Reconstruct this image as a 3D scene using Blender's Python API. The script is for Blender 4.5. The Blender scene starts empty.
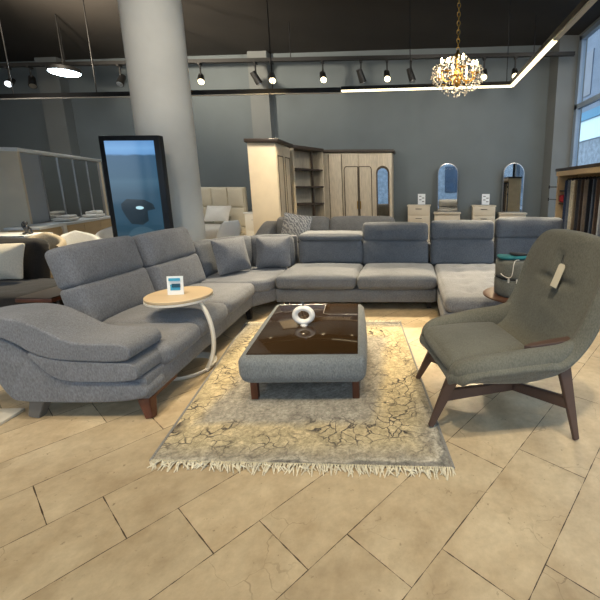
import bpy, bmesh, math, random
from mathutils import Vector, Matrix, Euler, noise
random.seed(7)
S = bpy.context.scene
COL = S.collection
PI = math.pi
R = math.radians

# ------------------------------------------------------------------ materials
def newmat(name):
    m = bpy.data.materials.new(name); m.use_nodes = True
    nt = m.node_tree; b = nt.nodes['Principled BSDF']
    return m, nt, b
def N(nt, t, **kw):
    n = nt.nodes.new(t)
    for k, v in kw.items():
        if k.startswith('i_'):
            key = k[2:]
            n.inputs[int(key) if key.isdigit() else key.replace('_', ' ')].default_value = v
        else: setattr(n, k, v)
    return n
def rgb(r, g, b):
    f = lambda c: (c/255/12.92) if c/255 <= .04045 else ((c/255+.055)/1.055)**2.4
    return (f(r), f(g), f(b), 1)
def mul(c, k): return (c[0]*k, c[1]*k, c[2]*k, 1)
def noisy(name, c, rough=.6, scale=8, var=.15, bump=0, bscale=None, metal=0, stretch=None, detail=4, sheen=0, spec=.5, coat=0):
    m, nt, b = newmat(name)
    tc = N(nt, 'ShaderNodeTexCoord'); src = tc.outputs['Object']
    if stretch:
        mp = N(nt, 'ShaderNodeMapping'); mp.inputs['Scale'].default_value = stretch
        nt.links.new(src, mp.inputs['Vector']); src = mp.outputs['Vector']
    no = N(nt, 'ShaderNodeTexNoise', i_Scale=scale, i_Detail=detail)
    nt.links.new(src, no.inputs['Vector'])
    mx = N(nt, 'ShaderNodeMix', data_type='RGBA')
    mx.inputs[6].default_value = mul(c, 1-var); mx.inputs[7].default_value = mul(c, 1+var)
    rp = N(nt, 'ShaderNodeMapRange', i_1=.3, i_2=.7)
    nt.links.new(no.outputs['Fac'], rp.inputs[0]); nt.links.new(rp.outputs[0], mx.inputs[0])
    nt.links.new(mx.outputs[2], b.inputs['Base Color'])
    b.inputs['Roughness'].default_value = rough; b.inputs['Metallic'].default_value = metal
    b.inputs['Specular IOR Level'].default_value = spec
    b.inputs['Sheen Weight'].default_value = sheen; b.inputs['Coat Weight'].default_value = coat
    if bump:
        n2 = N(nt, 'ShaderNodeTexNoise', i_Scale=bscale or scale, i_Detail=3)
        nt.links.new(src, n2.inputs['Vector'])
        bp = N(nt, 'ShaderNodeBump', i_Strength=bump, i_Distance=.01)
        nt.links.new(n2.outputs['Fac'], bp.inputs['Height']); nt.links.new(bp.outputs[0], b.inputs['Normal'])
    return m
def fabric(name, c, var=.28, scale=140):
    m, nt, b = newmat(name)
    tc = N(nt, 'ShaderNodeTexCoord')
    mp = N(nt, 'ShaderNodeMapping'); mp.inputs['Scale'].default_value = (1, 1, .45)
    nt.links.new(tc.outputs['Object'], mp.inputs[0])
    n1 = N(nt, 'ShaderNodeTexNoise', i_Scale=scale, i_Detail=3); nt.links.new(mp.outputs[0], n1.inputs['Vector'])
    n2 = N(nt, 'ShaderNodeTexNoise', i_Scale=5, i_Detail=3); nt.links.new(tc.outputs['Object'], n2.inputs['Vector'])
    ad = N(nt, 'ShaderNodeMath', operation='MULTIPLY_ADD'); ad.inputs[1].default_value = .35
    nt.links.new(n2.outputs['Fac'], ad.inputs[0]); nt.links.new(n1.outputs['Fac'], ad.inputs[2])
    rp = N(nt, 'ShaderNodeMapRange', i_1=.45, i_2=.9); nt.links.new(ad.outputs[0], rp.inputs[0])
    mx = N(nt, 'ShaderNodeMix', data_type='RGBA'); mx.inputs[6].default_value = mul(c, 1-var); mx.inputs[7].default_value = mul(c, 1+var)
    nt.links.new(rp.outputs[0], mx.inputs[0]); nt.links.new(mx.outputs[2], b.inputs['Base Color'])
    b.inputs['Roughness'].default_value = .95; b.inputs['Specular IOR Level'].default_value = .15
    b.inputs['Sheen Weight'].default_value = .15
    bp = N(nt, 'ShaderNodeBump', i_Strength=.35, i_Distance=.004)
    nt.links.new(n1.outputs['Fac'], bp.inputs['Height'])
    n3 = N(nt, 'ShaderNodeTexNoise', i_Scale=9, i_Detail=2); nt.links.new(tc.outputs['Object'], n3.inputs['Vector'])
    bp2 = N(nt, 'ShaderNodeBump', i_Strength=.25, i_Distance=.03)
    nt.links.new(n3.outputs['Fac'], bp2.inputs['Height']); nt.links.new(bp.outputs[0], bp2.inputs['Normal'])
    nt.links.new(bp2.outputs[0], b.inputs['Normal'])
    return m
def emis(name, c, s):
    m, nt, b = newmat(name)
    b.inputs['Base Color'].default_value = c; b.inputs['Emission Color'].default_value = c; b.inputs['Emission Strength'].default_value = s
    return m
def mirror(name, c=(.85, .87, .88, 1), rough=.015):
    m, nt, b = newmat(name); b.inputs['Base Color'].default_value = c; b.inputs['Metallic'].default_value = 1; b.inputs['Roughness'].default_value = rough
    return m
def pane(name, tint, refl=.12):
    m = bpy.data.materials.new(name); m.use_nodes = True; nt = m.node_tree
    for n in list(nt.nodes):
        if n.type != 'OUTPUT_MATERIAL': nt.nodes.remove(n)
    o = [n for n in nt.nodes if n.type == 'OUTPUT_MATERIAL'][0]
    t = N(nt, 'ShaderNodeBsdfTransparent'); t.inputs[0].default_value = tint
    g = N(nt, 'ShaderNodeBsdfGlossy'); g.inputs['Roughness'].default_value = .02
    fr = N(nt, 'ShaderNodeFresnel'); fr.inputs[0].default_value = 1.45
    mx = N(nt, 'ShaderNodeMixShader')
    gm = N(nt, 'ShaderNodeNewGeometry'); iv = N(nt, 'ShaderNodeMath', operation='SUBTRACT'); iv.inputs[0].default_value = 1; nt.links.new(gm.outputs['Backfacing'], iv.inputs[1])
    fm = N(nt, 'ShaderNodeMath', operation='MULTIPLY'); nt.links.new(fr.outputs[0], fm.inputs[0]); nt.links.new(iv.outputs[0], fm.inputs[1])
    nt.links.new(fm.outputs[0], mx.inputs[0]); nt.links.new(t.outputs[0], mx.inputs[1]); nt.links.new(g.outputs[0], mx.inputs[2])
    nt.links.new(mx.outputs[0], o.inputs[0])
    return m

M = {}
M['sofa'] = fabric('grey_weave', rgb(119, 121, 126))
M['sofa_dark'] = fabric('slate_weave', rgb(108, 111, 116))
M['table_fab'] = fabric('ash_weave', rgb(116, 121, 124))
M['chair_fab'] = fabric('olive_grey_weave', rgb(108, 107, 97), .22)
M['pouf'] = fabric('felt_grey', rgb(112, 112, 104), .2)
M['rear_sofa'] = fabric('taupe_weave', rgb(138, 136, 132))
M['black_fab'] = fabric('charcoal_weave', rgb(46, 45, 45), .2)
M['white_fab'] = fabric('ivory_weave', rgb(214, 206, 190), .1)
M['white_tub'] = fabric('white_boucle', rgb(222, 224, 224), .06, 90)
M['taupe_tub'] = fabric('taupe_boucle', rgb(172, 160, 140), .15, 90)
M['cream_tub'] = fabric('beige_boucle', rgb(188, 178, 160), .12, 90)
M['walnut'] = noisy('walnut', rgb(84, 56, 42), .45, 10, .3, .05, 60, stretch=(1, 1, .12))
M['walnut_x'] = noisy('walnut_grey', rgb(86, 66, 57), .55, 10, .22, .05, 60, stretch=(.15, 1, .15))
M['red_wood'] = noisy('red_walnut', rgb(84, 45, 29), .4, 12, .3, .05, 60, stretch=(1, 1, .15))
M['oak'] = noisy('pale_oak', rgb(205, 182, 148), .5, 7, .1, .03, 50, stretch=(.2, 1, 1))
M['tan_wood'] = noisy('tan_wood', rgb(205, 178, 136), .5, 6, .08, stretch=(.25, 1, 1))
M['grey_leg'] = noisy('grey_lacquer', rgb(104, 101, 96), .5, 5, .08)
M['white_lac'] = noisy('white_lacquer', rgb(226, 222, 212), .35, 4, .03)
M['white_paint'] = noisy('white_board', rgb(220, 222, 222), .5, 3, .03)
M['cream'] = noisy('cream_lacquer', rgb(214, 202, 180), .4, 4, .05)
M['cream_crackle'] = noisy('cream_antique', rgb(196, 184, 162), .5, 14, .14, stretch=(3, 3, .4))
M['groove'] = noisy('dark_patina', rgb(74, 62, 48), .6, 8, .2)
M['head_pad'] = noisy('cream_leather', rgb(200, 192, 172), .45, 5, .05)
M['linen'] = noisy('white_linen', rgb(228, 226, 220), .9, 6, .05, .3, 8)
M['black'] = noisy('black_plastic', rgb(22, 22, 24), .35, 6, .1)
M['black_metal'] = noisy('black_metal', rgb(17, 16, 15), .55, 6, .1)
M['dark_shelf'] = noisy('dark_veneer', rgb(58, 48, 40), .5, 6, .2)
M['silver'] = noisy('brushed_metal', rgb(170, 170, 172), .3, 6, .08, metal=1)
M['pewter'] = noisy('pewter', rgb(92, 92, 94), .35, 9, .2, metal=.8)
M['gold'] = noisy('aged_gold', rgb(190, 150, 80), .3, 9, .15, metal=1)
M['alu'] = noisy('blue_grey_aluminium', rgb(140, 158, 178), .4, 3, .04)
M['porcelain'] = noisy('white_porcelain', rgb(238, 236, 232), .25, 4, .02)
M['wall'] = noisy('wall_paint', rgb(108, 117, 121), .85, 1.3, .06, .05, 40)
M['pier'] = noisy('pier_paint', rgb(122, 126, 126), .85, 1.5, .05)
M['column'] = noisy('column_plaster', rgb(212, 210, 202), .8, 1.8, .07, .1, 14)
M['ceiling'] = noisy('dark_ceiling', rgb(34, 30, 26), .75, .8, .3, .1, 9)
M['skirting'] = noisy('skirting', rgb(90, 92, 92), .6, 3, .05)
M['mirror'] = mirror('mirror_glass')
M['mirror_smoke'] = mirror('smoked_mirror', (.50, .49, .47, 1), .05)
M['mirror_blue'] = mirror('frosted_mirror', (.62, .67, .74, 1), .25)
M['frosted'] = noisy('frosted_blue_grey', rgb(158, 166, 176), .3, 3, .03)
M['pane'] = pane('window_glass', (.88, .93, .97, 1))
M['teal'] = noisy('teal_cloth', rgb(40, 118, 124), .8, 12, .25)
M['cord'] = noisy('pale_cord', rgb(222, 216, 204), .7, 12, .05)
M['card'] = noisy('white_card', rgb(236, 240, 242), .5, 4, .02)
M['tagcard'] = noisy('tag_card', rgb(226, 214, 188), .6, 4, .04)
M['blue_print'] = noisy('blue_print', rgb(66, 160, 200), .5, 6, .1)
M['navy_print'] = noisy('navy_print', rgb(26, 78, 104), .5, 6, .1)
M['ink'] = noisy('grey_ink', rgb(120, 122, 126), .6, 6, .05)
M['red_box'] = noisy('red_cloth', rgb(170, 40, 46), .8, 10, .1)
M['slab'] = noisy('pale_marble', rgb(208, 200, 184), .4, 5, .1)
M['lamp_warm'] = emis('warm_lamp', (1, .84, .52, 1), 3.2)
M['lamp_cool'] = emis('cool_lamp', (.72, .9, 1, 1), 30)
M['lamp_dim'] = emis('cool_spot_lamp', (.85, .93, 1, 1), 2.5)
M['led'] = emis('warm_led', (1, .86, .56, 1), 2.4)
M['led_off'] = noisy('opal_diffuser', rgb(190, 186, 178), .5, 5, .03)
M['bulb'] = emis('candle_bulb', (1, .74, .38, 1), 22)

def mk_brown_glass():
    m, nt, b = newmat('bronze_glass')
    b.inputs['Base Color'].default_value = (.034, .019, .008, 1); b.inputs['Roughness'].default_value = .06
    b.inputs['Specular IOR Level'].default_value = .38
    return m
M['bronze'] = mk_brown_glass()
def mk_crystal():
    m, nt, b = newmat('crystal')
    b.inputs['Base Color'].default_value = (.95, .90, .80, 1); b.inputs['Roughness'].default_value = .15; b.inputs['Metallic'].default_value = .35
    return m
M['crystal'] = mk_crystal()

def mk_floor():
    m, nt, b = newmat('travertine_tiles')
    L = nt.links.new
    g = N(nt, 'ShaderNodeNewGeometry'); sx = N(nt, 'ShaderNodeSeparateXYZ'); L(g.outputs['Position'], sx.inputs[0])
    def mt(op, a, bb=None, c=None):
        n = N(nt, 'ShaderNodeMath', operation=op)
        for i, v in enumerate((a, bb, c)):
            if v is None: continue
            if isinstance(v, (int, float)): n.inputs[i].default_value = v
            else: L(v, n.inputs[i])
        return n.outputs[0]
    sa, ca = math.sin(R(38.8)), math.cos(R(38.8))
    X, Y = sx.outputs[0], sx.outputs[1]
    a = mt('ADD', mt('MULTIPLY', X, sa), mt('MULTIPLY', Y, ca))
    q = mt('SUBTRACT', mt('MULTIPLY', X, ca), mt('MULTIPLY', Y, sa))
    qq = mt('DIVIDE', mt('ADD', q, .735), .365)
    row = mt('FLOOR', qq)
    fq = mt('MULTIPLY', mt('FRACT', qq), .365)
    pp = mt('DIVIDE', mt('SUBTRACT', mt('SUBTRACT', a, 1.13), mt('MULTIPLY', row, .205)), .8)
    colm = mt('FLOOR', pp)
    fp = mt('MULTIPLY', mt('FRACT', pp), .8)
    dq = mt('MINIMUM', fq, mt('SUBTRACT', .365, fq)); dp = mt('MINIMUM', fp, mt('SUBTRACT', .8, fp))
    d = mt('MINIMUM', dq, dp)
    cx = N(nt, 'ShaderNodeCombineXYZ'); L(row, cx.inputs[0]); L(colm, cx.inputs[1])
    wn = N(nt, 'ShaderNodeTexWhiteNoise'); L(cx.outputs[0], wn.inputs['Vector'])
    # stone
    n1 = N(nt, 'ShaderNodeTexNoise', i_Scale=3.2, i_Detail=8, i_Roughness=.62)
    off = N(nt, 'ShaderNodeVectorMath', operation='MULTIPLY_ADD'); L(wn.outputs['Color'], off.inputs[0]); off.inputs[1].default_value = (9, 9, 9); L(g.outputs['Position'], off.inputs[2])
    L(off.outputs[0], n1.inputs['Vector'])
    cr = N(nt, 'ShaderNodeValToRGB'); e = cr.color_ramp.elements
    e[0].position = .28; e[0].color = rgb(176, 154, 122); e[1].position = .72; e[1].color = rgb(212, 194, 162)
    L(n1.outputs['Fac'], cr.inputs[0])
    tint = N(nt, 'ShaderNodeMapRange', i_3=.88, i_4=1.06); L(wn.outputs['Value'], tint.inputs[0])
    m1 = N(nt, 'ShaderNodeVectorMath', operation='SCALE'); L(cr.outputs[0], m1.inputs[0]); L(tint.outputs[0], m1.inputs['Scale'])
    gn = N(nt, 'ShaderNodeTexNoise', i_Scale=17, i_Detail=7, i_Roughness=.7); L(off.outputs[0], gn.inputs['Vector'])
    gf = N(nt, 'ShaderNodeMapRange', i_1=.3, i_2=.7, i_3=.86, i_4=1.1); L(gn.outputs['Fac'], gf.inputs[0])
    m1b = N(nt, 'ShaderNodeVectorMath', operation='SCALE'); L(m1.outputs[0], m1b.inputs[0]); L(gf.outputs[0], m1b.inputs['Scale']); m1 = m1b
    # veins / cracks
    wv = N(nt, 'ShaderNodeTexNoise', i_Scale=2.3, i_Detail=5); L(off.outputs[0], wv.inputs['Vector'])
    vp = N(nt, 'ShaderNodeVectorMath', operation='MULTIPLY_ADD'); L(wv.outputs['Color'], vp.inputs[0]); vp.inputs[1].default_value = (.7, .7, 0); L(off.outputs[0], vp.inputs[2])
    vo = N(nt, 'ShaderNodeTexVoronoi', feature='DISTANCE_TO_EDGE', i_Scale=2.2); L(vp.outputs[0], vo.inputs['Vector'])
    vm = mt('LESS_THAN', vo.outputs['Distance'], .0042)
    msk = N(nt, 'ShaderNodeTexNoise', i_Scale=2.6, i_Detail=2); L(g.outputs['Position'], msk.inputs['Vector'])
    mk = N(nt, 'ShaderNodeMapRange', i_1=.50, i_2=.62); L(msk.outputs['Fac'], mk.inputs[0])
    crack = mt('MULTIPLY', mt('MULTIPLY', vm, mk.outputs[0]), .4)
    pit = N(nt, 'ShaderNodeTexNoise', i_Scale=26, i_Detail=3, i_Roughness=.7); L(off.outputs[0], pit.inputs['Vector'])
    pm = N(nt, 'ShaderNodeMapRange', i_1=.66, i_2=.74, i_3=0, i_4=.55); L(pit.outputs['Fac'], pm.inputs[0])
    dark = mt('MAXIMUM', crack, pm.outputs[0])
    m2 = N(nt, 'ShaderNodeMix', data_type='RGBA'); m2.inputs[7].default_value = rgb(92, 74, 52); L(dark, m2.inputs[0]); L(m1.outputs[0], m2.inputs[6])
    wob = N(nt, 'ShaderNodeTexNoise', i_Scale=14, i_Detail=3); L(g.outputs['Position'], wob.inputs['Vector'])
    wid = N(nt, 'ShaderNodeMapRange', i_1=.35, i_2=.65, i_3=.0008, i_4=.0030); L(wob.outputs['Fac'], wid.inputs[0])
    gr = mt('LESS_THAN', d, wid.outputs[0])
    m3 = N(nt, 'ShaderNodeMix', data_type='RGBA'); m3.inputs[7].default_value = rgb(72, 58, 42); L(gr, m3.inputs[0]); L(m2.outputs[2], m3.inputs[6])
    L(m3.outputs[2], b.inputs['Base Color'])
    rr = N(nt, 'ShaderNodeMapRange', i_3=.30, i_4=.5); L(n1.outputs['Fac'], rr.inputs[0]); L(rr.outputs[0], b.inputs['Roughness'])
    b.inputs['Specular IOR Level'].default_value = .4
    hh = mt('SUBTRACT', n1.outputs['Fac'], mt('MULTIPLY', mt('MAXIMUM', gr, dark), .8))
    bp = N(nt, 'ShaderNodeBump', i_Strength=.25, i_Distance=.006); L(hh, bp.inputs['Height']); L(bp.outputs[0], b.inputs['Normal'])
    return m
M['floor'] = mk_floor()

def mk_rug():
    m, nt, b = newmat('distressed_rug'); L = nt.links.new
    tc = N(nt, 'ShaderNodeTexCoord'); g = tc.outputs['Generated']; o = tc.outputs['Object']
    def mt(op, a, bb=None):
        n = N(nt, 'ShaderNodeMath', operation=op)
        for i, v in enumerate((a, bb)):
            if v is None: continue
            if isinstance(v, (int, float)): n.inputs[i].default_value = v
            else: L(v, n.inputs[i])
        return n.outputs[0]
    sx = N(nt, 'ShaderNodeSeparateXYZ'); L(g, sx.inputs[0])
    ex = mt('MULTIPLY', mt('MINIMUM', sx.outputs[0], mt('SUBTRACT', 1, sx.outputs[0])), 1.7)
    ey = mt('MULTIPLY', mt('MINIMUM', sx.outputs[1], mt('SUBTRACT', 1, sx.outputs[1])), 2.2)
    d = mt('MINIMUM', ex, ey)
    wn = N(nt, 'ShaderNodeTexNoise', i_Scale=5, i_Detail=4); L(o, wn.inputs['Vector'])
    dd = mt('ADD', d, mt('MULTIPLY', mt('SUBTRACT', wn.outputs['Fac'], .5), .12))
    cr = N(nt, 'ShaderNodeValToRGB'); cr.color_ramp.interpolation = 'LINEAR'
    el = cr.color_ramp.elements
    el[0].position = 0; el[0].color = rgb(136, 132, 124)
    el[1].position = .9; el[1].color = rgb(154, 150, 140)
    for p, c in ((.04, (132, 130, 124)), (.055, (182, 176, 162)), (.085, (160, 152, 136)), (.2, (188, 174, 142)), (.34, (190, 174, 140)), (.42, (158, 152, 140))):
        x = el.new(p); x.color = rgb(*c)
    L(dd, cr.inputs[0])
    vp = N(nt, 'ShaderNodeVectorMath', operation='MULTIPLY_ADD'); L(wn.outputs['Color'], vp.inputs[0]); vp.inputs[1].default_value = (.25, .25, 0); L(o, vp.inputs[2])
    vo = N(nt, 'ShaderNodeTexVoronoi', feature='DISTANCE_TO_EDGE', i_Scale=13); L(vp.outputs[0], vo.inputs['Vector'])
    line = N(nt, 'ShaderNodeMapRange', i_1=.015, i_2=.06, i_3=1, i_4=0); L(vo.outputs['Distance'], line.inputs[0])
    mk = N(nt, 'ShaderNodeTexNoise', i_Scale=3.5, i_Detail=3); L(o, mk.inputs['Vector'])
    mm = N(nt, 'ShaderNodeMapRange', i_1=.42, i_2=.54); L(mk.outputs['Fac'], mm.inputs[0])
    bandm = N(nt, 'ShaderNodeValToRGB'); be = bandm.color_ramp.elements
    be[0].position = .1; be[0].color = (.35, .35, .35, 1); be[1].position = .5; be[1].color = (.12, .12, .12, 1)
    x = be.new(.22); x.color = (1, 1, 1, 1); x = be.new(.36); x.color = (.9, .9, .9, 1)
    L(dd, bandm.inputs[0])
    f = mt('MULTIPLY', mt('MULTIPLY', line.outputs[0], mm.outputs[0]), bandm.outputs[0])
    ns = N(nt, 'ShaderNodeTexNoise', i_Scale=48, i_Detail=4, i_Roughness=.75); L(o, ns.inputs['Vector'])
    fl = N(nt, 'ShaderNodeMapRange', i_1=.3, i_2=.7, i_3=.6, i_4=1.5); L(ns.outputs['Fac'], fl.inputs[0])
    n3 = N(nt, 'ShaderNodeTexNoise', i_Scale=9, i_Detail=6, i_Roughness=.7); L(o, n3.inputs['Vector'])
    f3 = N(nt, 'ShaderNodeMapRange', i_1=.3, i_2=.7, i_3=.7, i_4=1.25); L(n3.outputs['Fac'], f3.inputs[0])
    sc = N(nt, 'ShaderNodeVectorMath', operation='SCALE'); L(cr.outputs[0], sc.inputs[0]); L(mt('MULTIPLY', fl.outputs[0], f3.outputs[0]), sc.inputs['Scale'])
    mx = N(nt, 'ShaderNodeMix', data_type='RGBA'); mx.inputs[7].default_value = rgb(70, 66, 66); L(f, mx.inputs[0]); L(sc.outputs[0], mx.inputs[6])
    L(mx.outputs[2], b.inputs['Base Color']); b.inputs['Roughness'].default_value = .95; b.inputs['Specular IOR Level'].default_value = .1
    bp = N(nt, 'ShaderNodeBump', i_Strength=.6, i_Distance=.01); L(ns.outputs['Fac'], bp.inputs['Height']); L(bp.outputs[0], b.inputs['Normal'])
    return m
M['rug'] = mk_rug()
M['fringe'] = noisy('fringe_cotton', rgb(222, 214, 190), .95, 30, .2)

def mk_pattern():
    m, nt, b = newmat('chevron_cloth'); L = nt.links.new
    tc = N(nt, 'ShaderNodeTexCoord')
    w = N(nt, 'ShaderNodeTexWave', i_Scale=9, i_Distortion=6, i_Detail=1); w.inputs['Detail Scale'].default_value = 2
    w.bands_direction = 'DIAGONAL'
    L(tc.outputs['Object'], w.inputs['Vector'])
    cr = N(nt, 'ShaderNodeValToRGB'); e = cr.color_ramp.elements
    e[0].position = .4; e[0].color = rgb(150, 150, 150); e[1].position = .55; e[1].color = rgb(214, 212, 206)
    L(w.outputs['Fac'], cr.inputs[0]); L(cr.outputs[0], b.inputs['Base Color']); b.inputs['Roughness'].default_value = .9
    return m
M['pattern'] = mk_pattern()

def mk_painted_glass():
    # room and sky reflection painted as glowing bands of blue and teal
    m, nt, b = newmat('painted_reflection'); L = nt.links.new
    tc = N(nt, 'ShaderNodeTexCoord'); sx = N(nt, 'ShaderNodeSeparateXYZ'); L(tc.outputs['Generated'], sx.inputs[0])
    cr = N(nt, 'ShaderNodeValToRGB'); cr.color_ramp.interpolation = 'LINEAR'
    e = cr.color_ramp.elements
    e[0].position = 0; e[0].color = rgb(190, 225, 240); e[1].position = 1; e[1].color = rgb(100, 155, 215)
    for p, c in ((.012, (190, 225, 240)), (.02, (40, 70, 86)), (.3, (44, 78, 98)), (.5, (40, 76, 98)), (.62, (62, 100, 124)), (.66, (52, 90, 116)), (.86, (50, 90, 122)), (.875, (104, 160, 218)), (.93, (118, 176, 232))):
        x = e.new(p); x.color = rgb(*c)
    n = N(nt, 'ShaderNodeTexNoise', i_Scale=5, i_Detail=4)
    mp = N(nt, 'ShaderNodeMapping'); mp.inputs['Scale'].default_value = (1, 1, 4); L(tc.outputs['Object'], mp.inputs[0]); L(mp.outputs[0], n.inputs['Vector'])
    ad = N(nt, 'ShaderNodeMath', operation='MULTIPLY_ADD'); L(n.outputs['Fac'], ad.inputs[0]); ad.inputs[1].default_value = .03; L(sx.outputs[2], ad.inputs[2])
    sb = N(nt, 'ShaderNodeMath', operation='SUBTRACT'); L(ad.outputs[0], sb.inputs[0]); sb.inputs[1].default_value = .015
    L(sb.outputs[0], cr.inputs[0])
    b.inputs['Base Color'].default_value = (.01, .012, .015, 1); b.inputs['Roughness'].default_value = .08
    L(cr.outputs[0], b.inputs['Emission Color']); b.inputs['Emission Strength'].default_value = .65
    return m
M['painted_glass'] = mk_painted_glass()
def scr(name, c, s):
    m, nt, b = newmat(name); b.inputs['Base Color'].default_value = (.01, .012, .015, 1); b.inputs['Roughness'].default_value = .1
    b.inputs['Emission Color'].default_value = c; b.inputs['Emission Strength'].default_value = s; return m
M['scr_dark'] = scr('painted_dark', rgb(22, 40, 48), .5); M['scr_mid'] = scr('painted_arc', rgb(70, 104, 122), .5); M['scr_light'] = scr('painted_highlight', rgb(190, 230, 240), .8)  # glowing tones that paint the darks, arc and highlight of the reflection

# ------------------------------------------------------------------ mesh helpers
def BM(): return bmesh.new()
def box(bm, c, s, rot=(0, 0, 0), bev=0, seg=2):
    mat = Matrix.Translation(c) @ Euler(rot).to_matrix().to_4x4() @ Matrix.Diagonal((s[0], s[1], s[2], 1))
    r = bmesh.ops.create_cube(bm, size=1, matrix=mat)
    if bev:
        ed = list({e for v in r['verts'] for e in v.link_edges})
        bmesh.ops.bevel(bm, geom=ed, offset=bev, segments=seg, affect='EDGES', profile=.5)
    return bm
def bar(bm, p0, p1, w0, w1, up=(0, 0, 1), bev=0):
    """tapered rectangular bar; w = (width, height) at each end"""
    p0, p1 = Vector(p0), Vector(p1); d = (p1-p0).normalized(); s = d.cross(Vector(up))
    if s.length < 1e-4: s = d.cross(Vector((1, 0, 0)))
    s.normalize(); u = s.cross(d).normalized()
    vs = []
    for p, w in ((p0, w0), (p1, w1)):
        for a, b in ((-1, -1), (1, -1), (1, 1), (-1, 1)):
            vs.append(bm.verts.new(p + s*a*w[0]/2 + u*b*w[1]/2))
    fs = [(3, 2, 1, 0), (4, 5, 6, 7), (0, 1, 5, 4), (1, 2, 6, 5), (2, 3, 7, 6), (3, 0, 4, 7)]
    ff = [bm.faces.new([vs[i] for i in f]) for f in fs]
    bmesh.ops.recalc_face_normals(bm, faces=ff)
    if bev: bmesh.ops.bevel(bm, geom=list({e for f in ff for e in f.edges}), offset=bev, segments=2, affect='EDGES')
    return bm
def cyl(bm, p0, p1, r0, r1=None, seg=20):
    r1 = r0 if r1 is None else r1
    p0, p1 = Vector(p0), Vector(p1); d = p1-p0
    q = d.to_track_quat('Z', 'Y').to_matrix().to_4x4()
    bmesh.ops.create_cone(bm, cap_ends=True, segments=seg, radius1=r0, radius2=r1, depth=d.length, matrix=Matrix.Translation((p0+p1)/2) @ q)
    return bm
def tube(bm, pts, r, seg=8, close=False):
    pts = [Vector(p) for p in pts]; rings = []; n = len(pts); prev = None
    for i, p in enumerate(pts):
        if close: d = pts[(i+1) % n]-pts[i-1]
        else: d = pts[min(i+1, n-1)]-pts[max(i-1, 0)]
        d.normalize()
        if prev is None:
            s = d.orthogonal().normalized()
        else:
            s = (prev - d*prev.dot(d)).normalized()
        prev = s; u = d.cross(s)
        rr = r[i] if isinstance(r, list) else r
        ra, rb = rr if isinstance(rr, tuple) else (rr, rr)
        rings.append([bm.verts.new(p + s*ra*math.cos(2*PI*k/seg) + u*rb*math.sin(2*PI*k/seg)) for k in range(seg)])
    for i in range(n if close else n-1):
        A, B = rings[i], rings[(i+1) % n]
        for k in range(seg): bm.faces.new((A[k], A[(k+1) % seg], B[(k+1) % seg], B[k]))
    if not close: bm.faces.new(rings[0][::-1]); bm.faces.new(rings[-1])
    bmesh.ops.recalc_face_normals(bm, faces=bm.faces[:])
    return bm
def lathe(bm, prof, seg=40, c=(0, 0, 0)):
    rings = []
    for r, z in prof:
        rings.append([bm.verts.new((c[0]+max(r, 1e-4)*math.cos(2*PI*k/seg), c[1]+max(r, 1e-4)*math.sin(2*PI*k/seg), c[2]+z)) for k in range(seg)])
    for A, B in zip(rings, rings[1:]):
        for k in range(seg): bm.faces.new((A[k], A[(k+1) % seg], B[(k+1) % seg], B[k]))
    bm.faces.new(rings[0][::-1]); bm.faces.new(rings[-1])
    bmesh.ops.recalc_face_normals(bm, faces=bm.faces[:])
    return bm
def prism(bm, pts, depth, plane='XY', o=(0, 0, 0), bev=0, seg=3):
    """polygon pts in a plane, extruded by depth along the third axis"""
    def P(a, b, c):
        v = {'XY': (a, b, c), 'XZ': (a, c, b), 'YZ': (c, a, b)}[plane]
        return (v[0]+o[0], v[1]+o[1], v[2]+o[2])
    A = [bm.verts.new(P(a, b, 0)) for a, b in pts]; B = [bm.verts.new(P(a, b, depth)) for a, b in pts]
    n = len(pts); fs = [bm.faces.new(A[::-1]), bm.faces.new(B)]
    rim = [e for f in fs for e in f.edges]
    for i in range(n): fs.append(bm.faces.new((A[i], A[(i+1) % n], B[(i+1) % n], B[i])))
    bmesh.ops.recalc_face_normals(bm, faces=fs)
    if bev: bmesh.ops.bevel(bm, geom=rim, offset=bev, segments=seg, affect='EDGES', profile=.5, clamp_overlap=True)
    return bm
def rbox(s, r=.05, puff=(0, 0, 0), n=13, c=(0, 0, 0), rot=(0, 0, 0), wr=0, bm=None, fn=None):
    """soft upholstered block: rounded box with swollen faces"""
    t = bmesh.new(); bmesh.ops.create_cube(t, size=2)
    bmesh.ops.subdivide_edges(t, edges=t.edges[:], cuts=n, use_grid_fill=True)
    h = [x/2 for x in s]; r = min(r, *[x*.98 for x in h])
    rm = Euler(rot).to_matrix()
    for v in t.verts:
        u = [math.sin(max(-1, min(1, x))*PI/2) for x in v.co]
        p = [u[i]*h[i] for i in range(3)]
        q = [max(-(h[i]-r), min(h[i]-r, p[i])) for i in range(3)]
        d = Vector([p[i]-q[i] for i in range(3)])
        if d.length > 1e-7: d = d.normalized()*r
        p = Vector(q)+d
        for i in range(3):
            j, k = [x for x in range(3) if x != i]
            p[i] += puff[i]*u[i]*(1-u[j]**2)*(1-u[k]**2)
        if wr: p += noise.noise_vector(p*6)*wr
        if fn: p = fn(p)
        v.co = rm @ p + Vector(c)
    if bm is None: return t
    me = bpy.data.meshes.new('t'); t.to_mesh(me); t.free(); bm.from_mesh(me); bpy.data.meshes.remove(me)
    return bm
def obj(name, bm, mat, parent=None, loc=None, rot=(0, 0, 0), smooth=40, abs_=True):
    me = bpy.data.meshes.new(name); bm.to_mesh(me); bm.free()
    me.materials.append(M[mat] if isinstance(mat, str) else mat)
    if smooth:
        me.polygons.foreach_set('use_smooth', [True]*len(me.polygons))
        me.set_sharp_from_angle(angle=R(smooth))
    o = bpy.data.objects.new(name, me); COL.objects.link(o)
    o.rotation_euler = rot
    if parent is not None:
        o.parent = parent
        if loc is not None and abs_: loc = Vector(loc)-world_loc(parent)
    if loc is not None: o.location = loc
    return o
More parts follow.
